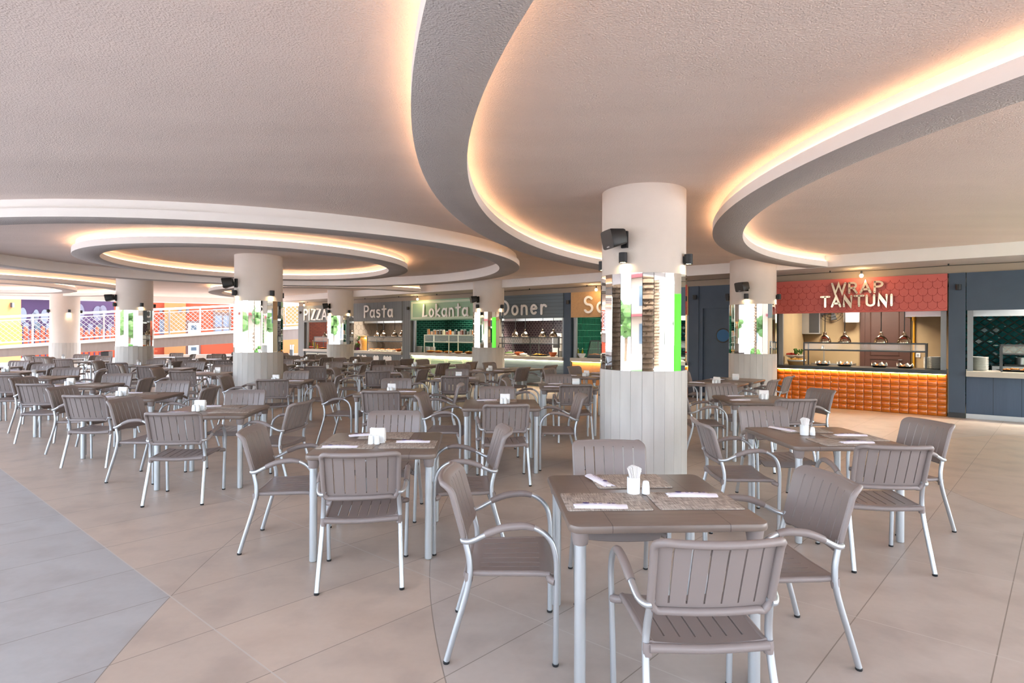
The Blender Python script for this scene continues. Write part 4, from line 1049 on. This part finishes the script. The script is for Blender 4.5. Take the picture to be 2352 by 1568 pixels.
# jars on the mint guard
JC = [('#b77a4a', .21), ('#c9a27e', .12), ('#a9744c', .18), ('#5a4334', .17), ('#3d2c25', .18), ('#d8d0ad', .18), ('#8a4a35', .12), ('#e0701c', .18), ('#e8ddcc', .12), ('#3a3230', .18), ('#d9d4cc', .12), ('#a8584a', .18), ('#4a4038', .18), ('#8a8478', .11), ('#b8b2a6', .18)]
JN = ['tall wooden', 'small pale', 'medium brown', 'dark chestnut', 'nearly black', 'cream beans', 'small russet', 'bright orange', 'small white', 'charcoal seed', 'small labelled', 'rosy lentil', 'slate brown', 'short grey', 'light grain']
for i, (c_, h_) in enumerate(JC):
    px = 984+i*(1082-984)/14; r_ = .052 if h_ > .15 else .042
    t = thing('spice_jar', '%s glass jar standing on top of the white guard' % JN[i], 'jar', Wp(wx(px, .30), .30, 1.562), 0, 'jars on the white guard')
    MB().lathe([(.001, 0), (r_, .003), (r_, h_*.8), (r_*.8, h_*.86)], (0, 0, 0), 14).obj('jar_body', M('jar_filling_%s' % JN[i].replace(' ', '_'), c_, .15, var=.15, vs_=30, coat=.6), t)
    MB().cyl((0, 0, h_*.85), r_*.88, h_*.13, 14).obj('lid', m_ceramic if i else m_wicker, t)
# shelf slab that carries the jars
t = WT('guard_shelf', 'thin white shelf over the mint counter guard carrying jars', 'shelf', wx(975, .12), 0, 1.553); MB().bb(0, 3.2, .12, .58, 0, .008).obj('shelf_board', m_cream, t)
# salad counter: bottles, glass cabinet
def bottle(px, y, label, h=.27, mat=m_oil, r=.032, z=ZC, name='oil_bottle'):
    t = thing(name, label, 'bottle', at_c(px, y, z))
    MB().lathe([(.001, 0), (r, .004), (r, h*.6), (r*.35, h*.78), (r*.35, h*.93)], (0, 0, 0), 14).obj('bottle_body', mat, t)
    MB().cyl((0, 0, h*.93), r*.4, h*.1, 10).obj('pourer', m_steel, t)
bottle(1328, .34, 'left oil bottle before the emerald tiles'); bottle(1338, .38, 'right oil bottle before the emerald tiles')
bottle(718.5, .4, 'left yellow oil bottle on the pizza counter', .36); bottle(723, .42, 'right yellow oil bottle on the pizza counter', .36); bottle(729, .3, 'dark bottle beside the pizza tray', .22, m_oil)
t = WT('display_cabinet', 'slanted glass food cabinet on the salad counter', 'display cabinet', wx(1349, .2), .2, ZC)
P = [(0, 0), (.75, 0), (.75, .55), (.32, .55)]
mb = MB()
for x in (0, 1.5):
    mb.tube([(x, 0, .02), (x, .18, .50), (x, .62, .50), (x, .62, .02)], .016, 6, 1); mb.tube([(x, 0, .02), (x, .62, .02)], .016, 6, 1)
mb.bb(0, 1.5, .16, .20, .48, .51).bb(0, 1.5, -.015, .63, 0, .05).bb(0, 1.5, .60, .64, .48, .51); mb.obj('cabinet_frame', m_blk, t)
MB().add([(0, 0, .05), (1.5, 0, .05), (1.5, .18, .49), (0, .18, .49)], [(0, 1, 2, 3)]).obj('slanted_glass', m_glass, t)
food_tray(at_c(1366, .5, ZC+.05), RZW, 'round tray of grated salad inside the glass cabinet', paper=False, rx=.26, ry=.16)
# pasta jar and plants
t = thing('pasta_jar', 'big glass jar packed with golden pasta on counter', 'jar', at_c(836, .32)); MB().lathe([(.001, 0), (.15, .01), (.17, .10), (.14, .22), (.19, .36), (.17, .48), (.12, .54)], (0, 0, 0), 20).obj('jar_body', M('golden_pasta', '#c58f45', .25, var=.4, vs_=28, coat=.6), t); MB().lathe([(.125, .54), (.14, .55), (.14, .58), (.001, .60)], (0, 0, 0), 18).obj('lid', m_wicker, t)
def potplant(px, y, label, potm, h, z=ZC):
    t = thing('potted_plant', label, 'plant', at_c(px, y, z)); MB().lathe([(.001, 0), (.05, 0), (.065, .10), (.055, .10)], (0, 0, 0), 14).obj('pot', potm, t)
    mb = MB(); rnd = random.Random(int(px))
    for i in range(40):
        a = rnd.uniform(0, 2*pi); q = rnd.uniform(0, .09); zz = rnd.uniform(.10, h); mb.add([(q*cos(a), q*sin(a), zz), (q*cos(a)+.03*cos(a+1), q*sin(a)+.03*sin(a+1), zz+.02), (q*cos(a)+.05*cos(a), q*sin(a)+.05*sin(a), zz+.05), (q*cos(a)+.03*cos(a-1), q*sin(a)+.03*sin(a-1), zz+.02)], [(0, 1, 2, 3)])
    o = mb.obj('leaves', m_herb, t)
potplant(821.5, .34, 'small green plant left of the pasta jar', M('purple_pot', '#7a2a6a', .4), .26); potplant(825, .50, 'raised green plant in red pot behind pasta jar', m_tomato, .30, ZC+.26)
t = WT('plant_riser', 'dark crate carrying the red plant pot', 'crate', wx(825, .5), .5, ZC); MB().bb(-.1, .1, -.08, .08, 0, .26).bb(-.11, .11, -.09, .09, .24, .26).obj('crate_body', m_brown, t)
potplant(709, .3, 'green herb pot on the pizza counter', m_terra, .24); bowl_thing(714, .26, .14, .08, m_terra, 'terracotta bowl of vegetables on pizza counter', fill=m_tomato)
# doner: white slicer/juicer in the back, hoods
t = WT('kitchen_machine', 'white rounded appliance at the right of the doner kitchen', 'appliance', wx(1286, 1.2), 1.2, ZC)
MB().rbox(-.2, .2, -.2, .2, 0, .72, .09, 5, .06).obj('appliance_body', m_ceramic, t); MB().rbox(-.13, .13, -.205, -.19, .25, .62, .007, 2, .002).obj('dark_panel', m_darksteel, t)
t = WT('back_worktop', 'steel work table in the doner kitchen', 'work table', wx(1262, 1.2), 1.2, 0); MB().bb(-1.2, .55, -.3, .3, ZC-.05, ZC).obj('tabletop', m_steel, t)
for a in (-1.15, .5):
    for b in (-.26, .26): MB().cyl((a, b, 0), .02, ZC-.05, 8).obj('leg', m_steel, t)
def hood(xa, xb, y0, y1, z, label):
    t = WT('extractor_hood', label, 'extractor hood', (xa+xb)/2, y0, 0); w = (xb-xa)/2; D_ = y1-y0
    MB().bb(-w, w, 0, .02, z, 2.70).bb(-w, w, 0, D_, z+.35, z+.37).bb(-w, -w+.02, 0, D_, z, 2.70).bb(w-.02, w, 0, D_, z, 2.70).obj('hood_shell', m_steel, t)
    for i in range(2): MB().bb(-w*.8+i*w*.85, -w*.8+i*w*.85+w*.7, .1, D_-.1, z+.33, z+.345).obj('filter', m_darksteel, t)
hood(-11.9, -9.0, .8, 1.85, 2.02, 'steel extractor hood in the doner kitchen')
hood(wx(2078, 1.3), wx(2172, 1.3), 1.3, 2.5, 2.0, 'steel extractor hood above right of the wrap kitchen')
hood(.35, 3.7, .9, 2.4, 1.98, 'long steel extractor hood over the far right kitchen')
hood(-19.5, -16.2, .8, 1.85, 2.02, 'steel extractor hood in the pasta kitchen')
# wrap kitchen back wall
def bx(px): return wx(px, DEEP-.05)
t = WT('kitchen_door', 'dark brown panelled door at the back of wrap kitchen', 'door', bx(2032), DEEP, 0)
w = (bx(2081)-bx(1988))/2
MB().bb(-w, w, -.06, 0, 0, 2.5).obj('door_leaf', m_brown, t)
MB().bb(-w-.1, -w, -.09, 0, 0, 2.6).bb(w, w+.1, -.09, 0, 0, 2.6).bb(-w-.1, w+.1, -.09, 0, 2.5, 2.6).obj('door_frame', m_brown, t)
mb = MB()
for z0_, z1_ in ((.15, 1.0), (1.1, 2.35)):
    for P in [[(-w*.7, z0_), (w*.7, z0_), (w*.7, z1_), (-w*.7, z1_)]]: mb.tube([(a, -.062, b) for a, b in P], .012, 6, 1, closed=True)
mb.obj('panel_moulding', m_brown, t); MB().tube([(w*.85, -.06, 1.0), (w*.85, -.10, 1.0), (w*.68, -.10, 1.0)], .009, 6, 1).obj('handle', m_steel, t)
t = WT('water_heater', 'white cylindrical water heater on the kitchen wall', 'water heater', bx(1958), DEEP-.22, 1.90); MB().lathe([(.001, 0), (.17, .01), (.18, .04), (.18, .56), (.16, .6), (.001, .6)], (0, 0, 0), 24).obj('tank', m_ceramic, t); MB().bb(-.05, .05, .17, .215, .1, .5).obj('wall_bracket', m_steel, t)
t = WT('wall_fan', 'dark wall fan high in the wrap kitchen', 'fan', bx(1911), DEEP-.12, 2.22)
mb = MB()
for r_ in (.10, .17, .24, .30): mb.tube([(r_*cos(a*pi/12), -.06, r_*sin(a*pi/12)) for a in range(24)], .005, 5, 1, closed=True)
for a in range(12): mb.tube([(0, -.06, 0), (.3*cos(a*pi/6), -.06, .3*sin(a*pi/6))], .003, 4, 1)
mb.obj('grille', m_blk, t)
mb = MB()
for a in range(4): b = a*pi/2; mb.add([(0, -.03, 0), (.25*cos(b), -.045, .25*sin(b)), (.26*cos(b+.5), -.03, .26*sin(b+.5)), (.12*cos(b+.8), -.02, .12*sin(b+.8))], [(0, 1, 2, 3)])
mb.obj('blades', m_darksteel, t); MB().bb(-.05, .05, -.02, .12, -.05, .05).obj('motor', m_blk, t)
t = WT('steel_wall_box', 'upright steel cabinet on the left kitchen wall', 'cabinet', bx(1863), DEEP-.3, 1.62); MB().bb(-.25, .25, 0, .3, 0, .62).obj('cabinet_body', m_steel, t); MB().bb(.0, .23, -.01, 0, .03, .59).obj('dark_door', m_darksteel, t)
t = WT('gas_pipe', 'yellow gas pipe running up the wrap kitchen wall', 'pipe', bx(2099), DEEP-.05, 0); MB().tube([(0, 0, .0), (0, 0, 2.3)], .022, 8, 1).tube([(0, 0, 2.0), (0, 0, 2.72)], .018, 8, 1).obj('pipe_run', m_ypipe, t); MB().cyl((0, 0, 1.95), .04, .12, 10).obj('valve', m_ypipe, t)
t = WT('light_switch', 'white double switch plate beside the gas pipe', 'switch', bx(2108), DEEP-.01, 1.12); MB().bb(-.05, .05, -.01, .01, -.05, .05).obj('plate', m_ceramic, t); MB().bb(-.02, .02, -.016, -.01, -.03, .03).obj('rocker', m_steel, t)
t = WT('kitchen_sink', 'steel sink unit with curved tap behind the guard', 'sink', wx(1889, 2.3), 2.3, 0); MB().bb(-.2, .7, -.3, .36, .0, .88).obj('cabinet', m_steel, t); MB().tube([(0, .2, .88), (0, .2, 1.2), (.0, .12, 1.32), (0, -.02, 1.30), (0, -.06, 1.2)], .014, 8, 4).obj('faucet', m_steel, t)
t = WT('induction_range', 'steel cooking range in the far right kitchen', 'cooker', 1.6, 2.0, 0); MB().bb(-.9, 1.6, -.35, .55, 0, .95).obj('range_body', m_steel, t); MB().bb(-.7, -.1, -.25, .3, .95, .99).bb(.2, .8, -.25, .3, .95, .99).obj('pan_support', m_blk, t)
t = thing('cooking_pot', 'steel pot on the far right cooking range', 'pot', Wp(1.2, 2.0, .991)); MB().lathe([(.001, 0), (.13, 0), (.13, .14), (.12, .14), (.12, .01)], (0, 0, 0), 18).obj('pot_body', m_steel, t); MB().tube([(.13, 0, .1), (.3, 0, .12)], .01, 6, 1).obj('handle', m_blk, t)
# festoon cable and bulbs under the soffit
t = WT('festoon_cable', 'thin black cable strung under the soffit along stalls', 'cable', 0, -.30, 2.925); mb = MB()
mb.tube([(x, 0, -.012*(1-abs(((x/2) % 1)*2-1))) for x in [-23+i for i in range(31)]], .006, 5, 1); mb.obj('cable_run', m_blk, t)
mb = MB()
for x in range(-22, 8, 2): mb.bb(x-.012, x+.012, -.012, .012, -.005, .035)
mb.obj('cable_clips', m_blk, t)
for px, nm in ((1978, 'coral WRAP sign'), (1369, 'wooden Salad sign'), (958.6, 'mint Lokanta sign'), (698, 'PIZZA sign'), (1760, 'gap beside the column near the door')):
    if px == 1760: continue
    t = WT('pendant_bulb', 'glowing globe bulb hanging before the %s' % nm, 'light bulb', wx(px, -.30), -.30, 2.84, 0, 'festoon bulbs over the stalls')
    MB().ball((0, 0, -.02), .036, 14, 9, (1, 1, 1.15)).obj('glass_bulb', m_bulb, t); MB().cyl((0, 0, .015), .018, .07, 10).obj('socket', m_blk, t)
    L = bpy.data.lights.new('bulb', 'POINT'); L.energy = 2.5; L.color = (1, .68, .35); L.shadow_soft_size = .04
    lo = bpy.data.objects.new('bulb_light', L); COL.objects.link(lo); lo.parent = t; lo.location = (0, -.08, -.06)

# ------------------------------------------------------------ ramp with netted railing beyond the open side
A0 = Vector((-30.5, 20.1, 0)); A1 = Vector((-9.2, 30.1, 0)); rd = (A1-A0).normalized(); RL = (A1-A0).length; RZR = atan2(rd.y, rd.x)
def rz_(u): return .17+.0795*u                # walking surface rises to the right
t = thing('access_ramp', 'concrete ramp beam rising behind the dining tables', 'ramp', A0, RZR)
mb = MB(); n = 24
for nm, a, b, m_, ya, yb in (('beam', -.62, -.06, m_concrete, 0, 1.9), ('white_kerb', -.06, .09, m_kerbw, -.04, .14)):
    mb = MB(); vs = []
    for x in (0, RL):
        z0_ = rz_(x)+a; z1_ = rz_(x)+b
        if nm == 'beam' and x == 0: z0_ = -.1
        vs += [(x, ya, z0_), (x, yb, z0_), (x, yb, z1_), (x, ya, z1_)]
    mb.add(vs, [(0, 1, 2, 3), (4, 7, 6, 5), (0, 4, 5, 1), (3, 2, 6, 7), (0, 3, 7, 4), (1, 5, 6, 2)]); mb.obj(nm, m_, t)
for x in (6, 13, 19): MB().bb(x, x+.3, .5, 1.4, -.1, rz_(x)-.5).obj('support_pier', m_blk if x == 13 else m_concrete, t)
t = thing('ramp_railing', 'white tube railing with diamond netting along the ramp', 'railing', A0, RZR)
for side in (0,):
    y = .05; mb = MB().tube([(0, y, rz_(0)+1.30), (RL, y, rz_(RL)+1.30)], .05, 8, 1); mb.obj('handrail', m_wpaint, t)
    MB().tube([(0, y, rz_(0)+1.14), (RL, y, rz_(RL)+1.14)], .018, 6, 1).tube([(0, y, rz_(0)+.20), (RL, y, rz_(RL)+.20)], .025, 6, 1).obj('inner_rail', m_wpaint, t)
    x = .4; k = 0
    while x < RL:
        MB().bb(x-.03, x+.03, y-.03, y+.03, rz_(x)+.05, rz_(x)+1.28).obj('post', m_steel if k % 2 == 0 else m_wpaint, t); x += 1.28; k += 1
    mb = MB(); sp = .20; H = .92; u = -H
    while u < RL:
        for s in (1, -1):
            a, b = (u, u+H) if s > 0 else (u+H, u)
            xa, xb = max(0, min(RL, a)), max(0, min(RL, b))
            if abs(xb-xa) < .05: continue
            za = .22+(xa-a)/(b-a)*H; zb = .22+(xb-a)/(b-a)*H
            mb.tube([(xa, y, rz_(xa)+za), (xb, y, rz_(xb)+zb)], .009, 4, 1, cap=False)
        u += sp
    mb.obj('diamond_netting', m_netw, t)
def bp(px, Y, z=0): return Vector(((px-1176)/FPX*Y, Y, z))
def facade(name, px0, Y0, px1, Y1, h, mat, label, cat='building', z0=-.1, depth=.5):
    a, b = bp(px0, Y0), bp(px1, Y1); d_ = b-a; t = thing(name, label, cat, a, atan2(d_.y, d_.x))
    MB().bb(0, d_.length, 0, depth, z0, h).obj('wall', mat, t); return t, d_.length
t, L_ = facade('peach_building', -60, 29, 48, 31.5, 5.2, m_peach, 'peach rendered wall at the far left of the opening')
MB().bb(-.2, L_, -.06, 0, .9, 1.95).obj('yellow_panel', m_yellow, t)
x = L_*.78; MB().bb(x-.06, x+.06, -.12, 0, 2.95, 3.2).obj('wall_lamp', m_darksteel, t)
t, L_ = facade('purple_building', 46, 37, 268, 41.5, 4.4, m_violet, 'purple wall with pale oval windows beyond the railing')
mb = MB().bb(-.5, L_*.55, -1.2, 0, 4.3, 4.7).obj('red_fascia', m_dred, t)
for i, (px, zc, rz2, rx2) in enumerate(((52, 2.7, .42, .17), (78, 2.45, .38, .16), (82.5, 2.75, .3, .13), (102, 2.65, .4, .17), (183, 3.0, .5, .22), (224, 2.95, .45, .24), (236, 3.1, .38, .2), (226, 1.7, .4, .2))):
    dd = bp(px, 1).normalized(); a = Vector(t.location); ln = Vector((cos(t.rotation_euler[2]), sin(t.rotation_euler[2]), 0)); nn = Vector((-ln.y, ln.x, 0))
    k = a.dot(nn)/dd.dot(nn); u = (dd*k-a).dot(ln)
    MB().add([(u+rx2*1.2*cos(q*pi/12), -.03, zc+rz2*1.2*sin(q*pi/12)) for q in range(24)], [tuple(range(24))]).obj('oval_window', m_ovalg, t)
for i in range(9):
    u = L_*(.03+.108*i); MB().bb(u, u+.26, -.05, 0, .2, 2.2).obj('tall_window', m_window if i % 2 else m_ovalg, t)
t = thing('picket_fence', 'orange picket fence with rounded tops before the purple wall', 'fence', bp(46, 34.0), atan2(3.2, 6.2))
mb = MB()
for i in range(26):
    u = i*.27; hh = 1.80+.14*sin(i*1.9); mb.lathe([(.10, 0), (.10, hh-.1), (.07, hh), (.001, hh+.05)], (u, 0, 0), 8)
mb.bb(-.1, 7, -.03, .03, .35, .45).bb(-.1, 7, -.03, .03, 1.35, 1.45); o = mb.obj('pickets', m_orange, t)
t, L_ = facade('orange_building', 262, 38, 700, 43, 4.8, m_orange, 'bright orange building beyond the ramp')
def up_(px):
    dd = bp(px, 1).normalized(); a = Vector(t.location); ln = Vector((cos(t.rotation_euler[2]), sin(t.rotation_euler[2]), 0)); nn = Vector((-ln.y, ln.x, 0))
    return (dd*(a.dot(nn)/dd.dot(nn))-a).dot(ln)
MB().bb(up_(379), up_(427), -.35, 0, -.1, 4.8).obj('peach_pier', m_peach, t)
MB().bb(up_(540), up_(700), -.12, 0, -.1, 4.8).obj('peach_bay', m_peach, t)
MB().bb(up_(427), up_(461), -.10, 0, -.1, 2.45).obj('door_surround', m_brown, t); MB().bb(up_(433), up_(457), -.12, -.10, -.1, 2.3).obj('cream_door', m_cream, t)
MB().bb(up_(439), up_(452), -.13, -.12, 1.75, 2.15).bb(up_(439), up_(452), -.13, -.12, .35, .6).obj('door_panes', m_window, t)
a, b = up_(490), up_(531); MB().bb(a, b, -.10, 0, .95, 3.35).obj('notice_board', m_brown, t)
letters(t, 'MINI CLUB INFOBOARD', a+.12, 3.08, .13, .022, m_peach, -.10, .01, sx=.52, gap=.2, name='board_lettering', one=True)
mb = MB()
for i in range(2):
    for j in range(2): mb.bb(a+.12+i*(b-a-.1)/2, a+.12+i*(b-a-.1)/2+(b-a)*.36, -.11, -.10, 1.1+j*.95, 1.9+j*.95)
mb.obj('pinned_sheets', m_ovalg, t)
for px in (415, 370, 431): MB().bb(up_(px)-.09, up_(px)+.09, -.5 if px == 415 else -.15, 0, 3.0, 3.3).obj('wall_lamp', m_darksteel, t)
MB().bb(up_(366), up_(378), -.05, 0, 1.5, 2.5).obj('grey_poster', m_ovalg, t)
t = thing('bollard_light', 'grey cylindrical bollard light beside the PIZZA stall', 'bollard', bp(670, 29.0, -.06)); MB().lathe([(.10, 0), (.10, .82), (.001, .82)], (0, 0, 0), 16).obj('post', m_darksteel, t); MB().lathe([(.09, .82), (.09, 1.0), (.11, 1.0), (.11, 1.06), (.001, 1.07)], (0, 0, 0), 16).obj('light_head', m_steel, t)
t = thing('low_planter_wall', 'low white kerb wall outside the far edge', 'kerb', bp(268, 29.2), .42); MB().bb(0, 11, 0, .4, -.06, .42).obj('wall_body', m_bld, t)

# ------------------------------------------------------------ garden behind the camera (seen only in the mirrors)
def palm(x, y, h, r, label):
    t = thing('palm_tree', label, 'palm tree', (x, y, -.06), 0, 'garden palms'); rnd = random.Random(int(x*13+y*7)); mb = MB(); prof = []; z = 0
    while z < h: prof += [(r*(1.05+rnd.uniform(-.1, .25)), z), (r*.86, z+.13)]; z += .16
    mb.lathe(prof, (0, 0, 0), 14, True)
    for i in range(int(h*22)):
        a = rnd.uniform(0, 2*pi); z = rnd.uniform(.6, h); q = r*.95; mb.add([(q*cos(a-.16), q*sin(a-.16), z), (q*cos(a+.16), q*sin(a+.16), z), ((q+.11)*cos(a), (q+.11)*sin(a), z+.13)], [(0, 1, 2)])
    mb.obj('trunk', m_bark, t); mb = MB()
    for i in range(22):
        a = rnd.uniform(0, 2*pi); L_ = rnd.uniform(1.6, 2.3); el = rnd.uniform(-.3, 1.0)
        for s in range(7):
            f0, f1 = s/7, (s+1)/7; P = lambda f: Vector((cos(a)*L_*f*cos(el*(1-f)), sin(a)*L_*f*cos(el*(1-f)), h+L_*f*sin(el)-1.5*f*f)); p, q = P(f0), P(f1); sd = Vector((-sin(a), cos(a), 0))*.32*sin(pi*(f0+.12)**.8)
            mb.add([p, q, q+sd-Vector((0, 0, .12)), p+sd*.9-Vector((0, 0, .12))], [(0, 1, 2, 3)]); mb.add([p, q, q-sd-Vector((0, 0, .12)), p-sd*.9-Vector((0, 0, .12))], [(0, 1, 2, 3)])
    mb.obj('fronds', m_leaf, t)
for i, (a, d_, h, r) in enumerate(((-8.5, 4.6, 6.5, .25), (-6.2, 1.4, 6, .24), (-4.0, 6.0, 7, .26), (-2.6, 1.6, 6, .24), (-.4, 4.2, 6.5, .25), (1.8, 1.7, 6, .24), (4.4, 3.6, 6.5, .25), (6.6, 1.5, 6, .24), (9.6, 3.5, 6.5, .25), (12.6, 1.8, 6, .24), (17, 4.5, 7, .25))):
    q = Wp(-a, -16-d_)
    if i == 3: q = Vector((1.55, -5.4, 0))
    if i == 9: q = Vector((-11.9, 6.2, 0))
    if i == 0: q = Vector((13.6, -14.6, 0))
    palm(q.x, q.y, h, r, 'tall palm with shaggy bark on the garden terrace')
for i, (x, y, rz, w, h) in enumerate(((-18, -34, .3, 16, 6.5), (10, -38, -.15, 18, 6.5), (-44, -12, 1.0, 16, 6.5), (34, -24, -.7, 16, 6.5))):
    t = thing('white_villa', 'white villa with dark red roof edge across the garden, %s' % ('left one', 'middle one', 'far left one', 'right one')[i], 'building', (x, y, -.06), rz)
    MB().bb(-w/2, w/2, -3, 3, 0, h).obj('wall', m_bld, t); MB().bb(-w/2-.4, w/2+.4, -3.4, 3.4, h, h+.35).bb(-w/2-.4, w/2+.4, 2.9, 3.9, 3.2, 3.4).obj('roof_edge', m_dred, t)
    for j in range(5):
        for k_ in range(2): u = -w/2+1.2+j*(w-2.4)/4.6; MB().bb(u, u+1.4, 2.98, 3.03, .9+k_*3.2, 2.6+k_*3.2).obj('window', m_window, t)
for i, (x, y, w, d_) in enumerate(((-3, -10.5, 7, 2.2), (7, -13, 6, 2), (-12, -7, 6, 2))):
    t = thing('flower_hedge', 'low green hedge with blossoms in the garden, %s' % ('centre', 'right', 'left')[i], 'hedge', (x, y, -.06)); rnd = random.Random(i); mb = MB(); fl = MB()
    for k_ in range(260): p = (rnd.uniform(-w/2, w/2), rnd.uniform(-d_/2, d_/2), rnd.uniform(.05, .75)); (fl if k_ % 7 == 0 else mb).ball(p, rnd.uniform(.08, .2) if k_ % 7 else .09, 6, 4)
    mb.obj('leaves', m_lawn, t); fl.obj('blossoms', m_yellow if i != 1 else m_dred, t)
m_tree = M('garden_foliage', '#34501c', .8, var=.45, vs_=5)
for i, (x, y, h) in enumerate(((-14, -13, 3.4), (-8.5, -18, 4.2), (-4, -24, 3.6), (1, -19, 3.2), (5.5, -21, 4.4), (12, -17, 3.5), (19, -14, 4.0), (-24, -9, 4.2), (-30, -2, 3.6), (-36, 4, 4.4), (24, -5, 3.6), (28, 4, 4.2))):
    t = thing('garden_tree', 'round leafy tree in the garden', 'tree', (x, y, -.06), 0, 'round garden trees'); rnd = random.Random(i+40)
    MB().tube([(0, 0, 0), (.1, 0, h*.4), (0, .1, h*.7)], .10, 8, 3).obj('trunk', m_bark, t); mb = MB()
    for k_ in range(70):
        a = rnd.uniform(0, 2*pi); q = sqrt(rnd.random())*1.5; zz = h*.62+rnd.uniform(-1.0, 1.1)*sqrt(max(0, 1-(q/1.6)**2)); mb.ball((q*cos(a), q*sin(a), zz), rnd.uniform(.22, .42), 6, 4)
    mb.obj('foliage', m_tree, t)
struct(MB().bb(-9, 4, -15, -9, -.06, -.03).obj('lawn', m_lawn))
